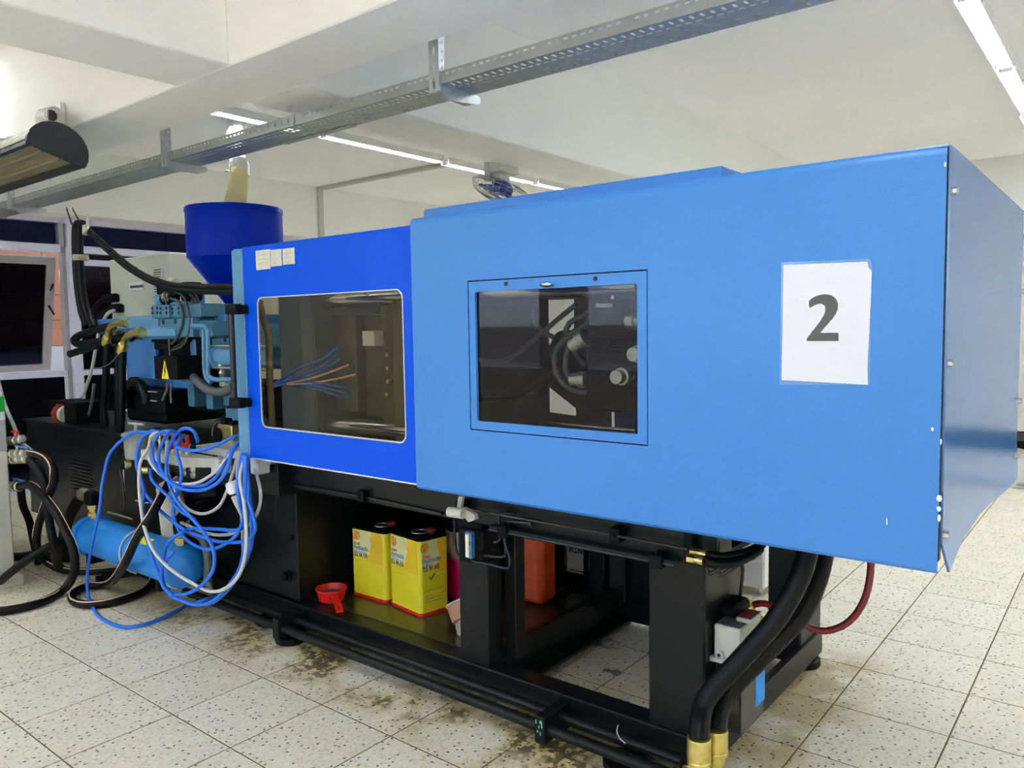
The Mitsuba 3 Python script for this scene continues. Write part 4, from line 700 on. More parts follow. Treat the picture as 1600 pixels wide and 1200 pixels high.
# ---------------------------------------------------------------- infrared heater on the beam at the left
ih = thing('infrared_heater', 'half-round infrared heater with a black end cap on the beam at the left', 'heater')
def dprof(r, y0, z0, n=16): return [(y0+r*1.12*math.cos(a), z0+r*math.sin(a)) for a in np.linspace(-.25, math.pi+.25, n)]
ec = (-4.079,1.640,2.392); hx0 = ec[0]; hyc, hzc, hrr = 1.64, ec[2]-.035, .115
tilt = lambda m: rot(m, -18, [1, 0, 0], [0, hyc, hzc])
obj('shell', tilt(prism(Polygon(dprof(hrr, hyc, hzc)).difference(Polygon(dprof(hrr-.006, hyc, hzc))).difference(sbox(0, hzc-1, 9, hzc-.006)), 'X', hx0-1.6, hx0)), 'm_heater_shell', ih, smooth=40)
obj('end_cap', tilt(prism(Polygon(dprof(hrr+.006, hyc, hzc)).buffer(.004), 'X', hx0, hx0+.022)), 'm_heater_cap', ih, smooth=40)
obj('reflector', tilt(prism(Polygon([(hyc-.10, hzc-.01), (hyc+.10, hzc-.01), (hyc+.10, hzc-.006), (hyc+.05, hzc+.04), (hyc-.05, hzc+.04), (hyc-.10, hzc-.006)]), 'X', hx0-1.55, hx0-.03)), 'm_reflector', ih)
for s in (-1, 1): obj('rim', tilt(box(hx0-1.6, hx0+.01, hyc+s*.118-.010, hyc+s*.118+.010, hzc-.036, hzc-.014)), 'm_heater_cap', ih)
for s in (-.04, .04): obj('heating_tube', tilt(rod((hx0-1.5, hyc+s, hzc-.018), (hx0-.05, hyc+s, hzc-.018), .009, 10)), 'm_reflector', ih, smooth=40)
pl = (-4.430,1.820,2.615)
obj('wall_plate', cbox(pl[0]-.05, pl[0]+.03, 1.80, 1.824, pl[2]-.06, pl[2]+.06, .004), 'm_white', ih)
ba = (-4.322,1.720,2.558)
obj('joint', [rod((ba[0]-.02, 1.70, ba[2]), (ba[0]+.06, 1.72, ba[2]), .05, 20), tube([(ba[0]+.03, 1.72, ba[2]), (pl[0]-.02, 1.80, pl[2])], .03, 10), cbox(ba[0]-.05, ba[0]+.02, 1.66, 1.74, hzc+.09, ba[2]+.02, .008)], 'm_alu', ih, smooth=30)
obj('joint_bolt', rod((ba[0]+.058, 1.70, ba[2]), (ba[0]+.075, 1.69, ba[2]), .026, 14), 'm_print_black', ih, smooth=30)
obj('joint', [cbox(hx0-.74, hx0-.66, 1.62, 1.72, hzc+.07, hzc+.16, .008), tube([(hx0-.7, 1.68, hzc+.15), (hx0-.7, 1.82, hzc+.19)], .03, 10)], 'm_alu', ih, smooth=30)

# ---------------------------------------------------------------- orbit fan under the beam
fn = thing('orbit_fan', 'round caged fan with dark blue blades under the ceiling beam', 'fan')
fx, fy, fz = -3.36, 4.12, 2.43
obj('mount', [cbox(-3.43, -3.29, 4.02, 4.22, 2.49, 2.56, .006), cbox(-3.42, -3.32, 4.06, 4.17, 2.44, 2.50, .01), rod((-3.40, 4.02, 2.44), (-3.40, 4.02, 2.56), .02, 10)], 'm_cream', fn)
axis = np.array([-.30, -.25, -1.0]); axis /= np.linalg.norm(axis)
fc = np.array([fx, fy, fz-.04])
Mx = trimesh.geometry.align_vectors([0, 0, 1], axis); 
def fanm(m): m = m.copy(); m.apply_transform(Mx); m.apply_translation(fc); return m
obj('motor', fanm(lathe([(.05, -.05), (.075, -.03), (.075, .01), (.05, .03)], 24)), 'm_fan_blue', fn, smooth=30)
for k in range(3):
    a0 = k*2.094+.5; g = []
    for t in np.linspace(0, 1, 7):
        for s in np.linspace(0, 1, 7):
            r = .05+.125*t; a = a0+(s-.5)*(.9+.5*math.sin(t*2.6)); g.append((r*math.cos(a), r*math.sin(a), .02+.035*(s-.5)))
    g = np.array(g); f = [(i*7+j, i*7+j+1, (i+1)*7+j+1, (i+1)*7+j) for i in range(6) for j in range(6)]
    th_ = np.vstack([g, g+[0, 0, .004]]); ff_ = f+[(c+49, b+49, a+49, d+49)[::1] for a, d, c, b in []]+[(d+49, c+49, b+49, a+49) for a, b, c, d in f]
    V = th_; F = np.array(ff_); F3 = np.vstack([F[:, [0, 1, 2]], F[:, [0, 2, 3]]])
    obj('blade', fanm(trimesh.Trimesh(V, F3, process=False)), 'm_fan_blue', fn, smooth=40)
cage = []
for k in range(28):
    a = k*2*math.pi/28; cage.append(tube([(r*math.cos(a), r*math.sin(a), z) for r, z in ((.05, .075), (.12, .07), (.18, .045), (.205, .0), (.17, -.03), (.08, -.045))], .0016, 5))
for r, z in ((.05, .075), (.12, .07), (.18, .045), (.205, 0), (.14, -.037)): cage.append(tube([(r*math.cos(a), r*math.sin(a), z) for a in np.linspace(0, 2*math.pi, 33)], .0022 if r < .2 else .004, 5, curve=False))
obj('cage', [fanm(c) for c in cage], 'm_steel', fn, smooth=60)
obj('badge', fanm(lathe([(.045, .074), (.045, .080), (.03, .083)], 24)), 'm_cream', fn, smooth=30)

# ---------------------------------------------------------------- signs and labels on the machine
sg = thing('number_sign', 'laminated white sheet with a large grey 2 on the light blue cover', 'sign')
lam = Polygon([(p[0], p[2]) for p in ((-0.718,2.000,1.631), (-0.509,2.000,1.627), (-0.502,2.000,1.615), (-0.503,2.000,1.326), (-0.720,2.000,1.320))])
obj('laminate', prism(lam, 'Y', YC-.0007, YC-.0002), 'm_film_edge', sg)
sh_ = [(-0.712,2.000,1.624), (-0.512,2.000,1.620), (-0.510,2.000,1.606), (-0.502,2.000,1.597), (-0.503,2.000,1.527), (-0.506,2.000,1.436), (-0.508,2.000,1.363), (-0.506,2.000,1.327), (-0.714,2.000,1.332)]
obj('sheet', prism(Polygon([(p[0], p[2]) for p in sh_]), 'Y', YC-.003, YC-.0008), 'm_paper', sg)
s0, s1, s2 = (-0.650,2.000,1.433), (-0.577,2.000,1.435), (-0.613,2.000,1.545)
def bez(a, b, c, d, n=10): return [tuple((1-t)**3*np.array(a)+3*(1-t)**2*t*np.array(b)+3*(1-t)*t*t*np.array(c)+t**3*np.array(d)) for t in np.linspace(0, 1, n)]
two = [(0, 0), (1, 0), (1, .155), (.38, .155)] + bez((.38, .155), (.62, .36), (.97, .56), (.97, .74)) + bez((.97, .74), (.97, .90), (.80, 1.0), (.56, 1.0)) + bez((.56, 1.0), (.36, 1.0), (.18, .95), (.06, .88)) + bez((.06, .88), (.05, .82), (.05, .78), (.08, .74)) + bez((.08, .74), (.22, .80), (.34, .83), (.44, .82)) + bez((.44, .82), (.56, .81), (.61, .76), (.60, .66)) + bez((.60, .66), (.58, .50), (.30, .31), (0, .04))
wd, ht = s1[0]-s0[0], s2[2]-s0[2]
obj('digit', prism(Polygon([(s0[0]+u*wd, s0[2]+v*ht) for u, v in two]).buffer(0).buffer(.0015), 'Y', YC-.0036, YC-.003), 'm_ink', sg)
for n, (p0, p1, lb_) in enumerate((((-3.061,2.030,1.830), (-2.954,2.030,1.745), 'leftmost of three stained paper labels on the blue door'), ((-2.951,2.030,1.825), (-2.870,2.030,1.754), 'middle of three stained paper labels on the blue door'), ((-2.863,2.030,1.824), (-2.780,2.030,1.756), 'rightmost of three stained paper labels on the blue door'))):
    t = thing('paper_label', lb_, 'label', 'paper labels on the blue door')
    obj('sheet', cbox(p0[0], p1[0], YD-.0016, YD, p1[2], p0[2], .0005), 'm_label_paper', t)
    for k in range(3): obj('scribble', box(p0[0]+.012, p1[0]-.015-.01*k, YD-.002, YD-.0015, p0[2]-.022-.018*k-.001, p0[2]-.022-.018*k+.001), 'm_grey', t)
# ---------------------------------------------------------------- oil tins and the rest of the clutter on the floor plate
ZP = .146
def tin(corner, left, height, label, full):
    c, l = np.array(corner[:2]), np.array(left[:2]); u = (c-l); wd = np.linalg.norm(u); ang = math.degrees(math.atan2(u[1], u[0])); dp = .168
    mv = lambda m: rotz(join(m), ang, (0, 0, 0)).apply_translation((l[0], l[1], ZP))
    t = thing('oil_tin', label, 'tin', 'yellow hydraulic oil tins')
    h = height
    obj('body', mv(prism(rrect(0, 0, wd, dp, .022), 'Z', .012, h-.006)), 'm_tin_yellow', t, smooth=30)
    obj('base_rim', mv(prism(rrect(-.003, -.003, wd+.003, dp+.003, .024), 'Z', 0, .014)), 'm_tin_red', t, smooth=30)
    lid = obj('lid', mv([prism(rrect(-.002, -.002, wd+.002, dp+.002, .023), 'Z', h-.008, h-.001), prism(rrect(.01, .01, wd-.01, dp-.01, .02), 'Z', h-.001, h+.001)]), 'm_dull_black', t, smooth=30)
    obj('ring_handle', mv(tube([(wd*.62+.036*math.cos(a), dp*.42+.036*math.sin(a), h+.012) for a in np.linspace(0, 2*math.pi, 25)], .005, 8, curve=False)), 'm_chrome', lid, smooth=60)
    obj('screw_cap', mv(lathe([(.022, h), (.024, h+.004), (.024, h+.022), (.02, h+.025)], 20).apply_translation((wd*.72, dp*.72, 0))), 'm_dark_red', lid, smooth=30)
    def zz(f): return h-.006-f*(h-.02)
    def face(side):
        y = -.0008; W2 = wd if not side else dp
        tr = (lambda m: mv(m)) if not side else (lambda m: mv(rotz(m, 90, (0, 0, 0)).apply_translation((wd, 0, 0))))
        pc = lambda pts: prism(Polygon([(a*W2, zz(b)) for a, b in pts]), 'Y', y, -.0001)
        nm = 'label' if not side else 'side_label'
        lb_ = obj(nm, tr(pc([(.07, .02), (.62, .02), (.48, .42), (.07, .40)])), 'm_tin_pale', t)
        obj('stripe', tr(pc([(.62, .02), (.92, .02), (.92, .47), (.44, .45), (.48, .42)])), 'm_tin_orange', lb_)
        obj('band', tr([box(.02, W2-.02, y-.0001, 0, zz(.47)-.0008, zz(.47)+.0008), box(.02, W2-.02, y-.0001, 0, zz(.53)-.0008, zz(.53)+.0008)]), 'm_tin_orange', lb_)
        obj('glow_figure', tr(pc([(.50, .36), (.56, .35), (.53, .31), (.64, .17), (.58, .16), (.52, .28), (.54, .31)]).apply_translation((0, -.0004, 0))), 'm_cream_print', lb_)
        lx, lz, r = .17*W2, zz(.10), .020
        sh = [(lx+r*math.sin(a)*(1+.04*math.cos(7*a)), lz-.002+r*math.cos(a)*(1.0 if math.cos(a) > -.6 else .85)) for a in np.linspace(-2.6, 2.6, 40)]
        obj('emblem', tr(prism(Polygon(sh+[(lx+.007, lz-r*1.02), (lx-.007, lz-r*1.02)]).buffer(0).buffer(.003), 'Y', y-.0005, 0)), 'm_print_red', lb_)
        obj('emblem_shell', tr(prism(Polygon(sh+[(lx+.007, lz-r*1.02), (lx-.007, lz-r*1.02)]).buffer(0), 'Y', y-.0008, 0)), 'm_print_yellow', lb_)
        obj('emblem_rib', tr([prism(Polygon([(lx-.001+.002*s, lz-r*.9), (lx+.001+.002*s, lz-r*.9), (lx+.0006+r*.75*math.sin(s*.38), lz+r*.75*math.cos(s*.38)), (lx-.0006+r*.75*math.sin(s*.38), lz+r*.75*math.cos(s*.38))]).buffer(0), 'Y', y-.0010, 0) for s in (-2, -1, 0, 1, 2)]), 'm_print_red', lb_)
        obj('lettering', tr(text_on_front('Shell', .09*W2, y, zz(.245), .0135, bold=True)), 'm_print_red', lb_)
        obj('lettering', tr(text_on_front('Hydraulic', .085*W2, y, zz(.315), .0195, bold=True, squeeze=.86)), 'm_print_blue', lb_)
        obj('lettering', tr(text_on_front('S1 M 68', .085*W2, y, zz(.425), .022, bold=True, squeeze=.80)), 'm_print_black', lb_)
        obj('rule', tr(box(.085*W2, .46*W2, y-.0003, 0, zz(.345)-.001, zz(.345)+.001)), 'm_print_blue', lb_)
    face(False)
    if full:
        face(True)
        obj('tick_mark', mv(rotz(tube([(.05, -.001, zz(.52)), (.06, -.001, zz(.555)), (.085, -.001, zz(.48))], .003, 6, curve=False), 90, (0, 0, 0)).apply_translation((wd, 0, 0))), 'm_print_black', t)
        obj('small_print', mv(rotz(join([box(.03, dp-.03, -.0006, 0, zz(f)-.0007, zz(f)+.0007) for f in (.70, .78, .82, .86)]), 90, (0, 0, 0)).apply_translation((wd, 0, 0))), 'm_ink', t)
    return t
tin((-2.820,2.520,0.146), (-3.063,2.513,0.146), 0.494-.146, 'yellow oil tin on the left, nearer the red strainer', False)
tin((-2.551,2.489,0.146), (-2.798,2.526,0.146), 0.507-.146, 'yellow oil tin on the right, nearer the middle leg, with two printed faces in view', True)
bc = (-2.592,2.891,0.146)
bu = thing('paint_bucket', 'white bucket with a pink lower half beside the oil tins', 'bucket')
obj('body', lathe([(.118, ZP), (.122, ZP+.004), (.130, ZP+.33), (.134, ZP+.332), (.134, ZP+.345)], 40).apply_translation((bc[0], bc[1], 0)), 'm_pink', bu, smooth=35)
obj('hoop', tube([(bc[0]+.130*math.cos(a), bc[1]+.130*math.sin(a), ZP+.255) for a in np.linspace(0, 2*math.pi, 41)], .004, 6, curve=False), 'm_white', bu, smooth=60)
obj('lid', lathe([(.136, ZP+.338), (.138, ZP+.342), (.138, ZP+.358), (.12, ZP+.362)], 40).apply_translation((bc[0], bc[1], 0)), 'm_dull_black', bu, smooth=35)
tm = meshkit.text_mesh('Frimp', .024, .0008, True); v = np.array(tm.vertices); th0 = math.radians(-142)
an = th0 + v[:, 0]/.128; rr_ = .1265+v[:, 2]
obj('lettering', trimesh.Trimesh(np.stack([bc[0]+rr_*np.cos(an), bc[1]+rr_*np.sin(an), ZP+.205+v[:, 1]], 1), tm.faces, process=False), 'm_print_blue', bu)
tc = (-2.233,2.383,0.146)
for n, (dz, tl, lb_) in enumerate(((0, 0, 'translucent plastic tub standing upright against the middle leg'), (.065, 38, 'translucent plastic tub tipped over inside the other tub'))):
    t = thing('plastic_tub', lb_, 'tub')
    def pm(m): return rot(m, -tl, [.6, .8, 0], (0, 0, .04)).apply_translation((tc[0]+(-.015 if tl else 0), tc[1]+.10-.02*n, ZP+dz))
    ring = lambda r0, z: [(r0*math.copysign(abs(math.cos(a))**.6, math.cos(a)), r0*.8*math.copysign(abs(math.sin(a))**.6, math.sin(a)), z) for a in np.linspace(0, 2*math.pi, 28, endpoint=False)]
    o, i = [ring(.062, 0), ring(.078, .075)], [ring(.075, .075), ring(.060, .004)]
    V = np.vstack(o+i); F = []
    for k in range(3):
        a = k*28+np.arange(28); b = k*28+(np.arange(28)+1) % 28; F += [np.stack([a, b, b+28], 1), np.stack([a, b+28, a+28], 1)]
    V = np.vstack([V, [0, 0, 0], [0, 0, .004]]); kk = np.arange(28); F += [np.stack([(kk+1) % 28, kk, kk*0+112], 1), np.stack([84+kk, 84+(kk+1) % 28, kk*0+113], 1)]
    obj('tub', pm(trimesh.Trimesh(V, np.vstack(F), process=False)), 'm_tub' if not tl else 'm_tub_red', t, smooth=40)
    obj('rim', pm(tube(ring(.078, .074)+ring(.078, .074)[:1], .0045, 8, curve=False)), 'm_tub_rim', t, smooth=60)
rs = np.array((-3.115,2.406,0.146))+np.array([.037, -.012, 0])
sr = thing('strainer', 'red plastic strainer with a long handle in front of the oil tins', 'strainer')
obj('bowl', lathe([(.055, ZP), (.060, ZP+.004), (.074, ZP+.056), (.077, ZP+.058), (.077, ZP+.064), (.071, ZP+.063), (.058, ZP+.022), (.001, ZP+.018)], 40).apply_translation((rs[0], rs[1], 0)), 'm_red', sr, smooth=35)
obj('mesh', lathe([(.064, ZP+.034), (.064, ZP+.036), (.03, ZP+.030), (.001, ZP+.028)], 30).apply_translation((rs[0], rs[1], 0)), 'm_ink', sr)
hd = np.array([.88, -.47]); hp0 = np.array(rs[:2])+hd*.072; hp1 = np.array(rs[:2])+hd*.21; nn = np.array([-hd[1], hd[0]])
hs_ = Polygon([tuple(hp0+nn*.012), tuple(hp0-nn*.012), tuple(hp1-nn*.013), tuple(hp1+nn*.013)]).buffer(.004).difference(LineStringBuf(hp1-hd*.03, hp1-hd*.008, .004))
hm_ = prism(hs_, 'Z', ZP+.050, ZP+.060); hv = np.array(hm_.vertices); tt = (hv[:, :2]-hp0) @ hd; hv[:, 2] -= tt*.30
obj('handle', trimesh.Trimesh(hv, hm_.faces, process=False), 'm_red', sr)
obj('spout_tab', cbox(rs[0]-.088, rs[0]-.070, rs[1]-.02, rs[1]+.0, ZP+.054, ZP+.062, .003), 'm_red', sr)
wc_ = (-3.345,2.720,0.077)
ws = thing('white_jug', 'white jug with a black rim half hidden behind the left oil tin', 'jug')
wj = [(-3.405,2.740,0.012),(-3.390,2.740,0.099),(-3.366,2.740,0.139),(-3.338,2.740,0.162),(-3.274,2.740,0.178),(-3.280,2.740,0.049)]
obj('body', hull([(x, 2.745+y, z) for x, _, z in wj for y in (0, .1)]+[(x, 2.745+y, ZP) for x in (wj[0][0], wj[4][0]) for y in (0, .1)]), 'm_white', ws)
obj('rim', tube([(-3.405,2.735,0.006),(-3.389,2.735,0.100),(-3.365,2.735,0.148),(-3.332,2.735,0.172),(-3.268,2.735,0.187)], .008, 8), 'm_dull_black', ws, smooth=60)
jc = (-2.152,2.997,0.146)
jn = thing('jerrycan', 'big orange-red plastic jerrycan on the plate behind the middle leg', 'canister')
jn0, jn1 = (-2.176,2.916,0.146), (-2.188,3.048,0.146)
jm = m3.Manifold.batch_hull([m3.Manifold.sphere(.035, 16).translate((x, y, z)) for x in (jn0[0]-.20, jn0[0]-.035) for y in (jn0[1]+.035, jn1[1]-.03) for z in (ZP+.037, ZP+.50)])
obj('body', from_man(jm), 'm_orange_can', jn, smooth=30)
obj('cap', rod((jn0[0]-.14, jn0[1]+.06, ZP+.53), (jn0[0]-.14, jn0[1]+.06, ZP+.565), .03), 'm_dull_black', jn, smooth=30)
wb = (-2.636,3.881,0.000)
cb_ = thing('carton', 'white carton with dark lettering on the floor seen under the machine', 'box')
wbx0, wbx1 = -2.441, -2.208
obj('box', cbox(wbx0, wbx1, 3.5, 3.75, 0, .62, .004), 'm_white', cb_)
kq = (-2.418,3.500,0.238); obj('lettering', text_on_front('KIN', kq[0], 3.4995, kq[2], .036, bold=True), 'm_print_black', cb_)
obj('stripe', box(wbx0+.02, wbx1-.02, 3.4985, 3.5, kq[2]-.10, kq[2]-.095), 'm_print_black', cb_)

# ---------------------------------------------------------------- grease pump on the right-hand leg, big hoses, red hose
gp = thing('grease_pump', 'small pale grey lubrication pump with a smoky reservoir on the right front leg', 'pump')
g0, g1 = (-1.042,2.330,0.512), (-0.956,2.330,0.511); gz1, gz0 = g0[2], 0.405
gx0, gx1 = g0[0], g1[0]
obj('housing', [cbox(gx0+.02, gx1, 2.33, 2.50, gz0, gz1, .004), cbox(gx0, gx0+.026, 2.325, 2.50, gz0+.004, gz1+.002, .003)], 'm_cream', gp)
obj('top_plate', cbox(gx0+.004, gx1-.003, 2.335, 2.495, gz1, gz1+.003, .001), 'm_ink', gp)
obj('lid_block', [cbox(gx0+.05, gx1+.015, 2.38, 2.47, gz1+.004, gz1+.020, .003)], 'm_alu', gp)
obj('lid_face', cbox(gx0+.052, gx1+.013, 2.383, 2.467, gz1+.020, gz1+.022, .001), 'm_dark_red', gp)
obj('motor', [cbox(gx0-.045, gx0-.004, 2.30, 2.40, gz0+.02, gz1+.005, .006), cbox(gx0-.045, gx0+.045, 2.40, 2.52, gz1, gz1+.045, .012)], 'm_dull_black', gp)
obj('mount', [cbox(gx0-.042, gx0-.018, 2.28, 2.31, gz0-.02, gz0+.04, .003), cbox(gx0-.02, gx1-.01, 2.31, 2.34, gz0-.012, gz0+.004, .003), rod((gx0+.02, 2.318, gz0+.012), (gx0+.02, 2.335, gz0+.012), .014)], 'm_alu', gp)
obj('mount_bolt', bolt_front(gx0+.02, 2.318, gz0+.012, .006, .004), 'm_print_black', gp)
obj('reservoir', [cbox(gx0, gx1-.005, 2.35, 2.55, .150, gz0-.008, .006)], 'm_smoky', gp)
for x in (gx0-.001, gx1-.004): obj('reservoir_edge', cbox(x-.002, x+.002, 2.346, 2.352, .15, gz0, .001), 'm_dark_grey', gp)
bs0, bs1 = (-1.000,2.556,0.309), (-1.000,2.653,0.171)
obj('sticker', cbox(gx1-.005, gx1-.003, 2.47, 2.55, .20, gz0-.012, .0005), 'm_sticker_blue', gp)
obj('sticker_text', [box(gx1-.0032, gx1-.0026, 2.48, 2.54-.015*(k % 2), gz0-.03-.018*k, gz0-.028-.018*k) for k in range(5)], 'm_print_blue', gp)
yt = thing('yellow_tag', 'yellow striped tag hanging by the grease pump behind the thick hoses', 'tag')
y0, y1 = (-1.018,2.600,0.433), (-0.962,2.600,0.423)
obj('card', rot(cbox(y0[0]-.03, y1[0]+.02, 2.60, 2.603, y1[2]-.02, y0[2]+.03, .0005), 35, [0, 1, 0], ((y0[0]+y1[0])/2, 2.6, y0[2])), 'm_yellow', yt)
rh = thing('red_hose', 'dark red hose looping out from the base under the cover corner', 'hose')
obj('hose', tube([(-1.119,2.780,0.410),(-1.088,2.790,0.433),(-1.053,2.800,0.440),(-1.011,2.810,0.425),(-0.968,2.820,0.400),(-0.931,2.830,0.386),(-0.898,2.840,0.369),(-0.851,2.850,0.367),(-0.799,2.860,0.393),(-0.759,2.870,0.436),(-0.730,2.880,0.497),(-0.717,2.890,0.562),(-0.714,2.900,0.629),(-0.715,2.900,0.697)], .0125, 12), 'm_dark_red', rh, smooth=60)
rq = (-1.126,2.780,0.401); obj('connector', [cbox(rq[0]-.03, rq[0]+.035, 2.75, 2.81, rq[2]-.035, rq[2]+.04, .008)], 'm_brass', rh)
TH_ = []
for n, (pth, lb_, ferr) in enumerate((([(-0.988,2.100,0.234),(-1.001,2.132,0.266),(-1.012,2.164,0.283),(-1.015,2.196,0.310),(-0.993,2.228,0.357),(-0.949,2.260,0.417),(-0.901,2.292,0.485),(-0.852,2.324,0.557),(-0.807,2.356,0.648),(-0.780,2.388,0.734),(-0.772,2.420,0.818)], 'thick black hose nearer the right front leg, sweeping up under the cover', 0),
                          ([(-0.978,2.200,0.222),(-0.991,2.237,0.246),(-0.997,2.274,0.270),(-0.991,2.311,0.299),(-0.965,2.348,0.345),(-0.917,2.385,0.408),(-0.865,2.422,0.478),(-0.813,2.459,0.551),(-0.783,2.496,0.634),(-0.771,2.533,0.710),(-0.771,2.570,0.785)], 'thick black hose on the outer side, sweeping up under the cover', 1))):
    t = thing('thick_hose', lb_, 'hose', 'pair of thick hydraulic hoses at the right end')
    obj('hose', tube(pth, .032, 16), 'm_rubber', t, smooth=60)
    a = np.array(pth[0]); r = .036
    obj('ferrule', lathe([(r*.85, a[2]-.070), (r, a[2]-.066), (r, a[2]-.055), (r*.93, a[2]-.052), (r, a[2]-.048), (r, a[2]+.012), (r*.95, a[2]+.016)], 20).apply_translation((a[0], a[1], 0)), 'm_zinc_yellow', t, smooth=30)
    end = (a[0]-.10, a[1]+.005, .088)
    obj('elbow', tube([(a[0], a[1], a[2]-.05), (a[0], a[1], max(a[2]-.085, .098)), (a[0]-.03, a[1], .084), end], .028, 12), 'm_zinc_yellow', t, smooth=60)
# short hoses with brass ends under the cover
for n, (f0, f1, pth, lb_) in enumerate((((-1.033,2.140,0.796), (-0.982,2.140,0.797), [(-0.984,2.140,0.797),(-0.959,2.180,0.784),(-0.926,2.220,0.786),(-0.893,2.260,0.796),(-0.875,2.300,0.809)], 'upper of two short hoses with brass ends under the cover'), ((-1.034,2.120,0.781), (-0.983,2.120,0.781), [(-0.983,2.120,0.783),(-0.950,2.160,0.769),(-0.918,2.200,0.769),(-0.885,2.240,0.786),(-0.875,2.280,0.798)], 'lower of two short hoses with brass ends under the cover'))):
    t = thing('short_hose', lb_, 'hose', 'short hoses with brass ends under the cover')
    f0, f1 = np.array(f0), np.array(f1)
    obj('fitting', [turned([(.014, 0), (.014, .022)], f0, f1, 6), turned([(.010, .02), (.010, .03), (.013, .032), (.013, np.linalg.norm(f1-f0))], f0, f1, 12)], 'm_brass', t, smooth=30)
    obj('hose', tube(pth, .013, 10), 'm_rubber', t, smooth=60)
for pth in ([(-0.983,2.220,0.819),(-0.983,2.220,0.750),(-0.981,2.220,0.726),(-0.973,2.220,0.714),(-0.956,2.220,0.727),(-0.926,2.220,0.752),(-0.890,2.220,0.782)], [(-1.030,2.240,0.741),(-1.028,2.240,0.717),(-1.021,2.240,0.706),(-1.006,2.240,0.713),(-0.955,2.240,0.750)], [(-1.023,2.500,0.669),(-1.018,2.500,0.652),(-1.022,2.500,0.607),(-1.029,2.500,0.551),(-1.031,2.500,0.512)]):
    obj('grease_line', tube(pth, .006, 8), 'm_black_gloss', M, smooth=60)
obj('line_end', cbox(-1.070, -1.039, 2.16, 2.24, 0.758, 0.834+.03, .006), 'm_dull_black', M)
# cart behind
wcx = (-1.571,4.157,0.000)
ca = thing('white_cart', 'white cart on castors on the floor behind the machine base', 'cart')
cz0 = 0.046; cxr = -1.532
obj('body', cbox(cxr-.9, cxr, 4.05, 4.6, cz0, cz0+.55, .01), 'm_white_gloss', ca)
obj('band', cbox(cxr-.9, cxr+.002, 4.047, 4.6, cz0+.145, cz0+.155, .002), 'm_white', ca)
kx = cxr-.05
for x, y in ((kx, 4.12), (kx, 4.5), (cxr-.8, 4.12)):
    c_ = obj('castor', [rod((x-.013, y, .04), (x+.013, y, .04), .04, 18)], 'm_grey', ca, smooth=40)
    obj('fork', hull([(x+s*.02, y+dy, z) for s in (-1, 1) for dy, z in ((-.02, cz0), (.05, cz0), (.01, .035), (.03, .04))]), 'm_dull_black', c_)
# low white bench with a dark top by the back wall, at the right edge
bn = thing('low_bench', 'low white bench with a dark top at the far right edge', 'bench')
obj('body', cbox(-.85, 2.2, 8.02, 8.6, 0, .38, .01), 'm_white', bn)
obj('top', hull([(x, y, z) for x in (-.98, 2.3) for y in (7.95, 8.65) for z in (.40, .43)]+[(-.6, 7.97, .33), (2.2, 7.97, .33)]), 'm_dull_black', bn)
obj('foot_strip', cbox(-.80, 2.1, 8.0, 8.03, .03, .05, .004), 'm_frame_grey', bn)
# ---------------------------------------------------------------- oil cooler beside the tank
oc = thing('oil_cooler', 'blue cylindrical oil cooler lying low beside the black tank', 'oil cooler')
ox0, ox1, oy, oz, orr = -4.82, -3.78, 2.0, .295, .108
def ax(prof, x, sgn=1): return turned(prof, (x, oy, oz), (x+sgn, oy, oz), 40)
obj('shell', ax([(orr, 0), (orr, ox1-ox0)], ox0), 'm_cooler_blue', oc, smooth=40)
obj('end_cap', ax([(orr+.014, -.05), (orr+.014, -.01), (orr+.002, 0), (orr*.98, .03), (orr*.85, .065), (orr*.5, .092), (.001, .10)], ox1+.02), 'm_cooler_blue', oc, smooth=35)
obj('end_cap', ax([(orr+.014, -.05), (orr+.014, -.01), (orr, 0), (orr*.85, .04), (.001, .06)], ox0+.03, -1), 'm_cooler_blue', oc, smooth=35)
for x in (ox0+.12, ox1-.12): obj('saddle', [cbox(x-.02, x+.02, 1.93, 2.27, .15, oz-.06, .004)], 'm_dull_black', oc)
p1_, p2_ = (-4.755,2.000,0.359), (-3.772,2.000,0.345)
obj('port', [lathe([(.030, oz+orr-.01), (.030, oz+orr+.03), (.022, oz+orr+.032), (.022, oz+orr+.05), (.032, oz+orr+.052), (.032, oz+orr+.075)], 8).apply_translation((p1_[0], oy, 0))], 'm_zinc_yellow', oc)
obj('port', [lathe([(.030, oz+orr-.01), (.030, oz+orr+.035), (.024, oz+orr+.04), (.024, oz+orr+.06)], 8).apply_translation((p2_[0]+.0, oy, 0))], 'm_brass', oc)
e1_ = np.array([p1_[0], oy, oz+orr+.075])
eb = obj('elbow', [cbox(e1_[0]-.045, e1_[0]+.035, oy-.035, oy+.035, e1_[2], e1_[2]+.075, .012)], 'm_dull_black', oc)
obj('ferrule', turned([(.036, 0), (.040, .01), (.040, .085), (.034, .09)], e1_+[-.04, 0, .05], e1_+[-1, 0, .02], 16), 'm_fitting', oc, smooth=30)
obj('hose', tube([tuple(e1_+[-.12, 0, .05]), tuple((-5.043,2.000,0.407)), tuple((-5.190,2.020,0.298)), tuple((-5.324,2.050,0.140)), tuple((-5.431,2.100,-0.017))], .033, 12), 'm_rubber', oc, smooth=60)
obj('elbow', tube([(p2_[0], oy, oz+orr+.06), (p2_[0], oy, oz+orr+.12), (p2_[0]-.03, oy+.08, oz+orr+.15), (p2_[0]-.05, oy+.25, oz+orr+.15)], .03, 10), 'm_dull_black', oc, smooth=60)
obj('drain_hose', tube([(-3.784,2.060,0.449),(-3.692,2.060,0.443),(-3.641,2.060,0.406),(-3.624,2.060,0.317),(-3.637,2.060,0.232),(-3.606,2.060,0.172)], .02, 10), 'm_hose_grey', oc, smooth=60)
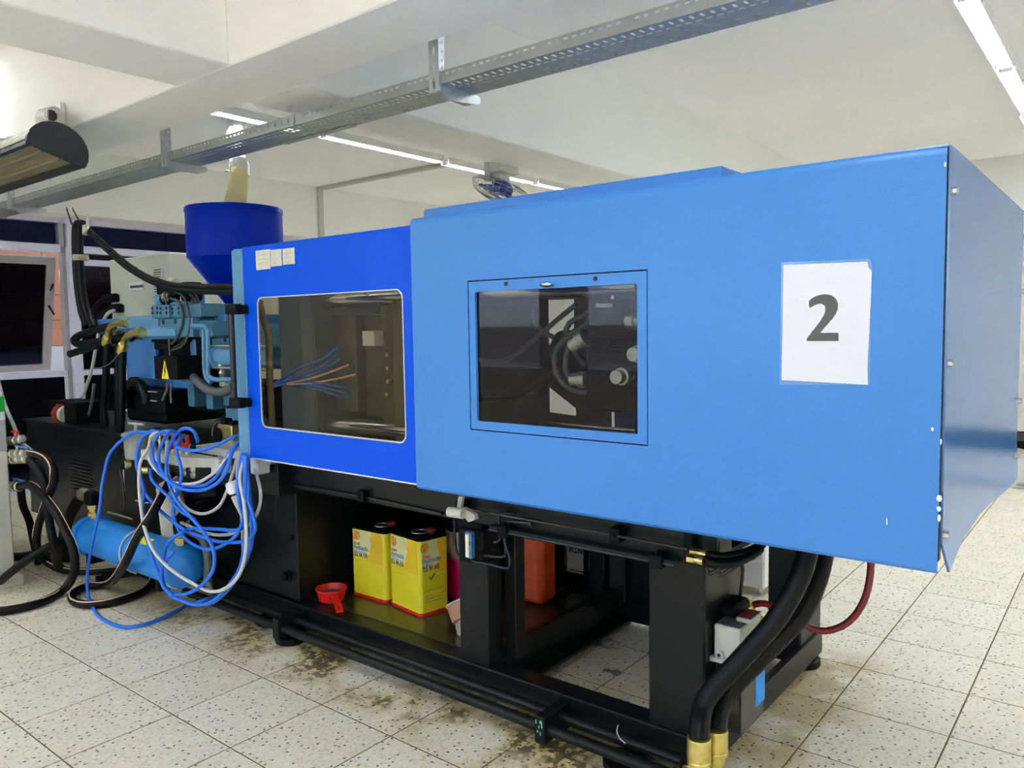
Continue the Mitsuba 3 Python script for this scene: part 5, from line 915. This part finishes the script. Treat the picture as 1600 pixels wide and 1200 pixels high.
yq = (-4.041,1.930,0.373); obj('label', rot(cbox(yq[0]-.04, yq[0]+.05, oy-.002, oy+.002, -.002, .002, .0005), 0, [1, 0, 0], (0, 0, 0)).apply_translation((0, 0, oz+orr)) if False else prism(Polygon(arc(oy, oz, orr+.001, 105, 130, 5)+arc(oy, oz, orr+.0002, 130, 105, 5)), 'X', yq[0]-.05, yq[0]+.06), 'm_yellow', oc)
for xx in (-4.204, -3.781):
    obj('tie_wire', tube([(xx+.05*(t-.5), oy+(orr+.006)*math.cos(a), oz+(orr+.006)*math.sin(a)) for t, a in zip(np.linspace(0, 1, 14), np.radians(np.linspace(60, 250, 14)))], .0055, 8), 'm_hose_white', oc, smooth=60)

# ---------------------------------------------------------------- air hoses hanging on the manifold
LK = -1
def loose(name, pts, r, m, label, cat='hose', group=None, n=10):
    global LK
    p_ = np.array(pts); LK += 1; p_[1:-1, 1] -= .011*(LK % 5)*(p_[1:-1, 2] > .05)
    k = obj(name, tube(p_, r, n), m, smooth=60); tag(k, label, cat, group); return k
G = 'blue air hoses coiled on the manifold'
rb = .0088
loose('blue_hose', [(-4.032,2.020,0.970),(-4.048,2.000,0.957),(-4.166,1.982,0.947),(-4.286,1.965,0.895),(-4.318,1.948,0.864),(-4.364,1.930,0.809),(-4.391,1.915,0.714),(-4.397,1.900,0.638),(-4.398,1.885,0.534),(-4.423,1.870,0.428),(-4.466,1.850,0.272),(-4.489,1.835,0.121),(-4.446,1.825,0.024),(-4.200,1.761,0.012),(-4.008,1.749,0.012),(-3.896,1.779,0.012),(-3.871,1.871,0.012),(-3.899,1.993,0.012),(-3.959,2.136,0.012),(-3.613,2.000,0.139),(-3.617,2.100,0.142)], rb, 'm_hose_blue', 'blue air hose that swings out alone to the left and down onto the floor', group=None)
loose('blue_hose', [(-3.911,2.060,0.957),(-3.913,2.000,0.970),(-3.985,1.986,0.967),(-4.042,1.972,0.927),(-4.073,1.958,0.852),(-4.048,1.944,0.779),(-3.979,1.930,0.715),(-3.935,1.916,0.673),(-3.927,1.902,0.600),(-3.896,1.888,0.502),(-3.823,1.874,0.425),(-3.752,1.860,0.350),(-3.701,1.860,0.292),(-3.635,1.870,0.213),(-3.494,1.886,0.194),(-3.396,1.901,0.201),(-3.303,1.917,0.243),(-3.205,1.933,0.328),(-3.141,1.949,0.413),(-3.118,1.964,0.520),(-3.112,1.980,0.664),(-3.112,1.980,0.810),(-3.139,1.980,0.918)], rb, 'm_hose_blue', 'outermost blue hose loop on the left of the manifold coil', group=None)
loose('blue_hose', [(-3.880,2.060,0.946),(-3.933,2.000,0.967),(-4.043,1.993,0.942),(-4.088,1.987,0.871),(-4.087,1.980,0.797),(-4.046,1.973,0.714),(-4.011,1.967,0.655),(-3.885,1.960,0.595),(-3.738,1.964,0.542),(-3.596,1.968,0.507),(-3.459,1.972,0.500),(-3.327,1.976,0.498),(-3.142,1.980,0.527),(-3.069,1.980,0.562),(-3.036,1.980,0.613),(-3.061,1.980,0.682),(-3.097,1.980,0.739),(-3.107,1.980,0.805),(-3.120,1.980,0.911)], rb, 'm_hose_blue', 'blue hose running from the coil low across to the bundle under the door', group=None)
loose('blue_hose', [(-3.767,2.050,0.939),(-3.721,1.980,0.993),(-3.834,1.979,0.969),(-3.885,1.978,0.919),(-3.907,1.977,0.865),(-3.881,1.976,0.811),(-3.807,1.974,0.760),(-3.677,1.973,0.723),(-3.545,1.972,0.718),(-3.410,1.971,0.738),(-3.284,1.970,0.789),(-3.254,2.000,0.851),(-3.265,2.030,0.914),(-3.299,2.060,0.959)], rb, 'm_hose_blue', 'lower of two blue hoses sagging side by side below the manifold', group=None)
loose('blue_hose', [(-3.779,2.050,0.948),(-3.665,1.960,1.001),(-3.741,1.969,0.951),(-3.822,1.978,0.872),(-3.828,1.987,0.795),(-3.773,1.996,0.750),(-3.699,2.005,0.728),(-3.589,2.015,0.729),(-3.482,2.024,0.744),(-3.386,2.033,0.795),(-3.331,2.042,0.861),(-3.304,2.051,0.911),(-3.299,2.060,0.959)], rb, 'm_hose_blue', 'upper of two blue hoses sagging side by side below the manifold', group=None)
loose('blue_hose', [(-3.616,2.030,0.937),(-3.558,1.980,0.998),(-3.616,1.974,1.010),(-3.679,1.967,0.991),(-3.746,1.961,0.932),(-3.767,1.954,0.880),(-3.781,1.948,0.796),(-3.747,1.941,0.733),(-3.702,1.935,0.688),(-3.639,1.929,0.643),(-3.541,1.922,0.607),(-3.452,1.916,0.572),(-3.376,1.909,0.539),(-3.313,1.903,0.502),(-3.278,1.896,0.458),(-3.278,1.890,0.400),(-3.284,1.870,0.362),(-3.395,1.870,0.283),(-3.544,1.870,0.225),(-3.678,1.870,0.220),(-3.721,1.870,0.286),(-3.700,1.870,0.373),(-3.643,1.870,0.462),(-3.574,1.900,0.513),(-3.569,1.960,0.523),(-3.351,1.960,0.553),(-3.232,1.960,0.565),(-3.157,1.960,0.585),(-3.108,1.960,0.633),(-3.092,1.960,0.714),(-3.084,1.960,0.831),(-3.113,1.960,0.923)], rb, 'm_hose_blue', 'blue hose making the small round loop over the end of the cooler', group=None)
loose('blue_hose', [(-3.723,2.020,0.962),(-3.683,1.970,0.936),(-3.689,1.969,0.885),(-3.659,1.968,0.831),(-3.650,1.968,0.774),(-3.686,1.967,0.703),(-3.727,1.966,0.641),(-3.740,1.965,0.581),(-3.728,1.965,0.534),(-3.669,1.964,0.481),(-3.581,1.963,0.451),(-3.475,1.962,0.443),(-3.388,1.962,0.454),(-3.303,1.961,0.484),(-3.219,1.960,0.525),(-3.158,1.960,0.573),(-3.112,1.960,0.644),(-3.096,1.960,0.734),(-3.084,1.960,0.831),(-3.093,1.960,0.925)], rb, 'm_hose_blue', 'blue hose curving down in the middle of the coil to a wide low sag', group=None)
loose('blue_hose', [(-3.821,2.020,0.919),(-3.636,1.960,0.919),(-3.580,1.988,0.905),(-3.507,2.016,0.910),(-3.433,2.044,0.935),(-3.344,2.072,0.975),(-3.339,2.100,0.985)], rb, 'm_hose_blue', 'short blue hose bowed from the manifold to behind the door edge', group=None)
loose('blue_hose', [(-4.027,1.990,0.764),(-3.950,1.990,0.722),(-3.857,1.990,0.679),(-3.771,1.990,0.647),(-3.688,1.990,0.599),(-3.602,1.990,0.556)], rb, 'm_hose_blue', 'straight slanting blue hose behind the coil', group=None)
loose('blue_hose', [(-3.186,2.000,0.922),(-3.148,1.993,0.798),(-3.129,1.987,0.713),(-3.146,1.980,0.615)], rb, 'm_hose_blue', 'first of the upright blue hoses bundled under the door edge', group=None)
loose('blue_hose', [(-3.197,2.020,0.919),(-3.155,2.007,0.801),(-3.123,1.995,0.689),(-3.088,1.983,0.623),(-3.091,1.970,0.523),(-3.137,1.970,0.441),(-3.188,1.970,0.381),(-3.279,1.970,0.285),(-3.424,1.970,0.187),(-3.542,1.970,0.146)], rb, 'm_hose_blue', 'second of the upright blue hoses, turning left near the floor', group=None)
loose('blue_hose', [(-3.130,2.000,0.922),(-3.133,1.995,0.834),(-3.127,1.990,0.733),(-3.099,1.985,0.665),(-3.081,1.980,0.604),(-3.099,1.975,0.514),(-3.132,1.970,0.439),(-3.189,1.970,0.366),(-3.325,1.970,0.254)], rb, 'm_hose_blue', 'third of the upright blue hoses under the door edge', group=None)
loose('blue_hose', [(-3.605,1.860,0.213),(-3.650,1.860,0.251),(-3.663,1.860,0.302),(-3.639,1.860,0.364),(-3.611,1.880,0.421)], rb, 'm_hose_blue', 'short blue hose arc across the cooler end', group=None)
rw = .0083
loose('white_hose', [(-3.907,2.030,0.947),(-3.874,1.990,0.971),(-3.922,1.983,0.949),(-3.941,1.977,0.892),(-3.971,1.970,0.860),(-3.978,1.948,0.812),(-3.955,1.926,0.742),(-3.911,1.904,0.668),(-3.855,1.882,0.598),(-3.786,1.860,0.524),(-3.682,1.850,0.425),(-3.555,1.860,0.360),(-3.446,1.900,0.305),(-3.292,1.912,0.289),(-3.177,1.925,0.327),(-3.089,1.938,0.405),(-3.057,1.950,0.504),(-3.063,1.962,0.616),(-3.095,1.975,0.725),(-3.138,1.988,0.820),(-3.161,2.000,0.913)], rw, 'm_hose_white', 'white hose dropping from the coil over the cooler to the bundle', group=None)
loose('white_hose', [(-4.041,2.020,0.878),(-3.926,1.980,0.836),(-3.873,1.990,0.780),(-3.781,2.000,0.739),(-3.652,2.010,0.732),(-3.538,2.020,0.750),(-3.420,2.030,0.802),(-3.339,2.040,0.861),(-3.303,2.050,0.905),(-3.294,2.060,0.953)], rw, 'm_hose_white', 'white hose sagging alongside the two blue ones', group=None)
loose('white_hose', [(-3.911,2.030,0.914),(-3.832,1.980,0.871),(-3.842,1.987,0.777),(-3.824,1.995,0.712),(-3.780,2.002,0.650),(-3.717,2.009,0.598),(-3.622,2.016,0.580),(-3.534,2.024,0.594),(-3.445,2.031,0.639),(-3.391,2.038,0.710),(-3.347,2.045,0.795),(-3.309,2.053,0.883),(-3.296,2.060,0.929)], rw, 'm_hose_white', 'white hose with the deepest sag under the manifold', group=None)
loose('white_hose', [(-3.187,2.060,0.839),(-3.140,2.055,0.809),(-3.111,2.050,0.754),(-3.108,2.045,0.696),(-3.134,2.040,0.640),(-3.181,2.035,0.589),(-3.244,2.030,0.554),(-3.340,2.025,0.519),(-3.432,2.020,0.502),(-3.533,2.015,0.498),(-3.671,2.010,0.510),(-3.784,2.005,0.527),(-3.861,2.000,0.557)], rw, 'm_hose_white', 'white hose hanging to the right of the blue bundle', group=None)
loose('white_hose', [(-3.249,2.030,0.922),(-3.246,2.030,0.817),(-3.232,2.030,0.713),(-3.220,2.030,0.594),(-3.222,2.030,0.487),(-3.239,2.030,0.393)], rw*.9, 'm_hose_grey2', 'grey hose straight down inside the blue bundle', group=None)
wcn = (-3.190,2.080,0.863)
tag(obj('white_connector', cbox(wcn[0]-.03, wcn[0]+.03, 2.06, 2.13, wcn[2]-.05, wcn[2]+.04, .006), 'm_white'), 'small white connector block under the left end of the door', 'connector')
# white industrial plug
pg = thing('power_plug', 'grey and white industrial plug hanging among the hoses', 'plug')
pa, pb_ = np.array((-3.211,1.970,0.777)), np.array((-3.178,1.990,0.662)); d_ = (pb_-pa)/np.linalg.norm(pb_-pa); L_ = np.linalg.norm(pb_-pa)
obj('collar', turned([(.030, -.02), (.034, -.018), (.034, .035), (.030, .037)], pa, pa+d_, 24), 'm_white_gloss', pg, smooth=30)
for k in range(8):
    a = k*math.pi/4; u_ = np.cross(d_, [0, 1, 0]); u_ /= np.linalg.norm(u_); w_ = np.cross(d_, u_); c_ = pa+.034*(u_*math.cos(a)+w_*math.sin(a))
    obj('rib', hull([c_+d_*t+o for t in (-.012, .03) for o in (np.array([.005, 0, 0]), np.array([-.005, 0, 0]), np.array([0, .005, 0]), np.array([0, -.005, 0]), np.array([0, 0, .004]))]), 'm_white_gloss', pg)
obj('gap_ring', turned([(.026, 0), (.026, .012)], pa+d_*.036, pb_, 24), 'm_print_black', pg, smooth=30)
obj('body', turned([(.031, 0), (.031, .02), (.022, L_*.75), (.014, L_*.9)], pa+d_*.046, pb_+d_, 24), 'm_grey_light', pg, smooth=30)

# ---------------------------------------------------------------- black water hoses at the left
def striped(name, pts, r, label, side=(0, -.6, .8)):
    t = thing(name, label, 'hose')
    obj('hose', tube(pts, r, 14), 'm_rubber', t, smooth=60)
    p = spline(pts, .03); tt = np.gradient(p, axis=0); tt /= np.linalg.norm(tt, axis=1, keepdims=True)+1e-9
    s = np.array(side, float); o = s-tt*(tt @ s)[:, None]; o /= np.linalg.norm(o, axis=1, keepdims=True)+1e-9
    obj('stripe', tube(p+o*(r*.93), r*.2, 6, curve=False), 'm_copper_stripe', t, smooth=60)
    return t
striped('water_hose', [(-5.060,1.760,0.792),(-4.867,1.767,0.793),(-4.755,1.773,0.770),(-4.703,1.780,0.713),(-4.730,1.787,0.644),(-4.809,1.793,0.579),(-4.943,1.800,0.448),(-5.007,1.795,0.357),(-5.033,1.790,0.277),(-5.148,1.837,0.174),(-5.171,1.884,0.095),(-5.122,1.932,0.048),(-5.069,1.979,0.030),(-4.999,2.013,0.030),(-4.905,2.097,0.030),(-4.831,2.182,0.030),(-4.650,2.220,0.030),(-4.470,2.188,0.030),(-4.332,2.063,0.024),(-4.296,1.898,0.024),(-4.368,1.785,0.024),(-4.497,1.763,0.024),(-4.632,1.818,0.024),(-4.678,1.911,0.030),(-4.558,1.980,0.050),(-4.059,1.830,0.262),(-3.911,1.840,0.435),(-3.788,1.850,0.558),(-3.862,1.950,0.633),(-4.067,2.100,0.667),(-4.097,2.140,0.717)], .022, 'black hose with an orange stripe looping over the floor and up past the cooler')
striped('water_hose', [(-5.151,1.760,0.581),(-5.021,1.762,0.603),(-4.893,1.765,0.581),(-4.741,1.768,0.519),(-4.653,1.770,0.465),(-4.576,1.772,0.400),(-4.503,1.775,0.323),(-4.490,1.778,0.225),(-4.539,1.780,0.140),(-4.717,1.789,0.026),(-4.617,1.645,0.026),(-4.618,1.512,0.026),(-4.656,1.438,0.026)], .023, 'black hose from the lower tap running out along the floor to the left', side=(0, .6, .8))
def plain(name, pts, r, label): return loose(name, pts, r, 'm_rubber', label, 'hose', None, 14)
plain('black_hose', [(-5.027,1.770,0.760),(-4.918,1.783,0.749),(-4.853,1.797,0.702),(-4.828,1.810,0.621),(-4.843,1.823,0.513),(-4.861,1.837,0.377),(-4.858,1.850,0.261),(-5.081,1.950,0.083),(-5.288,2.100,-0.096)], .023, 'black hose from the middle tap falling behind the striped hose')
plain('black_hose', [(-5.219,1.620,0.002),(-5.025,1.680,0.111),(-4.929,1.740,0.189),(-4.912,1.800,0.223),(-4.898,1.880,0.263),(-4.947,1.980,0.295)], .024, 'black hose rising from the lower left corner behind the hose loop')
plain('black_hose', [(-5.259,1.800,0.554),(-5.381,1.850,0.419),(-5.438,1.900,0.299),(-5.537,1.950,0.149),(-5.409,1.926,0.030)], .022, 'black hose hanging from the lower tap behind the others')
plain('black_hose', [(-5.761,1.880,0.030),(-5.672,1.909,0.030),(-5.631,2.009,0.030),(-5.430,2.047,0.030)], .026, 'black hose lying on the floor behind the pale unit')
plain('black_hose', [(-4.789,2.008,0.024),(-4.750,2.140,0.024),(-4.552,2.200,0.069),(-4.437,2.263,0.024),(-4.414,2.152,0.024)], .02, 'black hose lying on the floor under the cooler')
loose('power_cable', [(-5.664,1.850,1.389),(-5.611,1.850,1.321),(-5.551,1.850,1.169),(-5.486,1.850,1.052),(-5.380,1.850,0.946),(-5.257,1.850,0.837),(-5.180,1.850,0.773)], .012, 'm_hose_white', 'white cord dropping from the left edge to the taps', 'cable')

# ---------------------------------------------------------------- pale temperature unit at the left edge with brass taps
tu = thing('temperature_unit', 'pale upright temperature unit cut off by the left edge', 'cabinet')
ux1, uy1 = -5.17, 1.715
obj('body', cbox(-6.0, ux1, .9, uy1, .06, .80, .008), 'm_cream', tu)
obj('upper_panel', cbox(-6.0, ux1, .9, uy1, .80, .98, .006), 'm_grey', tu)
obj('white_band', cbox(-6.0, ux1, .9, uy1, .98, 1.03, .004), 'm_white', tu)
obj('green_band', cbox(-6.0, ux1, .9, uy1, 1.03, 1.12, .004), 'm_green', tu)
obj('plinth', cbox(-5.95, ux1+.05, .95, uy1+.03, 0.0, .062, .008), 'm_label_paper', tu)
def tap(q0, q1, r, label, lever=None, dy=0):
    t = thing('brass_tap', label, 'tap', 'brass taps on the temperature unit')
    a, b = np.array(q0), np.array(q1); a = a - (b-a)*.35; L = np.linalg.norm(b-a)
    prof = []
    for k in range(5):
        s = k/5*L; prof += [(r*.72, s), (r*.72, s+.04*L), (r, s+.05*L), (r, s+.15*L), (r*.78, s+.16*L)]
    obj('body', turned(prof+[(r*.6, L)], a, b, 12), 'm_fitting', t, smooth=30)
    if lever:
        c = a+(b-a)*.72
        obj('stem', rod(c, c+[0, 0, r+.02], .008), 'm_fitting', t)
        if lever == 'red': obj('lever', [cbox(c[0]-.05, c[0]+.04, c[1]-.012, c[1]+.012, c[2]+r+.012, c[2]+r+.03, .006)], 'm_red', t)
        else: obj('lever', [cbox(c[0]-.02, c[0]+.16, c[1]-.010, c[1]+.010, c[2]+r+.014, c[2]+r+.022, .003)], 'm_mid_blue', t)
tap((-5.370,1.760,0.831), (-5.048,1.760,0.872), .026, 'uppermost brass tap, with a red lever', 'red')
tap((-5.290,1.740,0.766), (-4.975,1.740,0.798), .026, 'brass tap in the middle with a blue lever', 'blue')
tap((-5.327,1.750,0.727), (-4.970,1.750,0.768), .030, 'brass tap just under the blue lever')
tap((-5.416,1.770,0.549), (-5.170,1.770,0.577), .032, 'lowest brass tap, with a blue lever', 'blue')
# red sockets on a black bracket on the tank
so = thing('socket_pair', 'black bracket with two red industrial sockets on the tank corner', 'socket')
s0_, s1_ = (-5.921,2.350,0.978), (-5.759,2.350,0.870)
obj('bracket', [cbox(s0_[0], s1_[0]+.02, 2.33, 2.50, .852, s0_[2]+.02, .005), cbox(s0_[0]-.22, s0_[0]+.02, 2.33, 2.52, s0_[2]+.012, s0_[2]+.022, .003)], 'm_dull_black', so)
for q, mm in (((-6.053,2.360,0.906), 'm_socket_red'), ((-6.332,2.420,0.884), 'm_socket_red')):
    k = obj('socket', [turned([(.062, 0), (.062, .05), (.072, .052), (.072, .11), (.066, .115)], (s0_[0], q[1], q[2]), (s0_[0]-1, q[1], q[2]), 20)], mm, so, smooth=30)
    obj('sleeve', turned([(.064, 0), (.064, .045)], (s0_[0]+.002, q[1], q[2]), (s0_[0]-1, q[1], q[2]), 20), 'm_label_paper', k, smooth=30)
    for a in range(6): obj('lug', cbox(s0_[0]-.112, s0_[0]-.06, q[1]+.068*math.cos(a)-.01, q[1]+.068*math.cos(a)+.01, q[2]+.068*math.sin(a)-.01, q[2]+.068*math.sin(a)+.01, .003), mm, k)
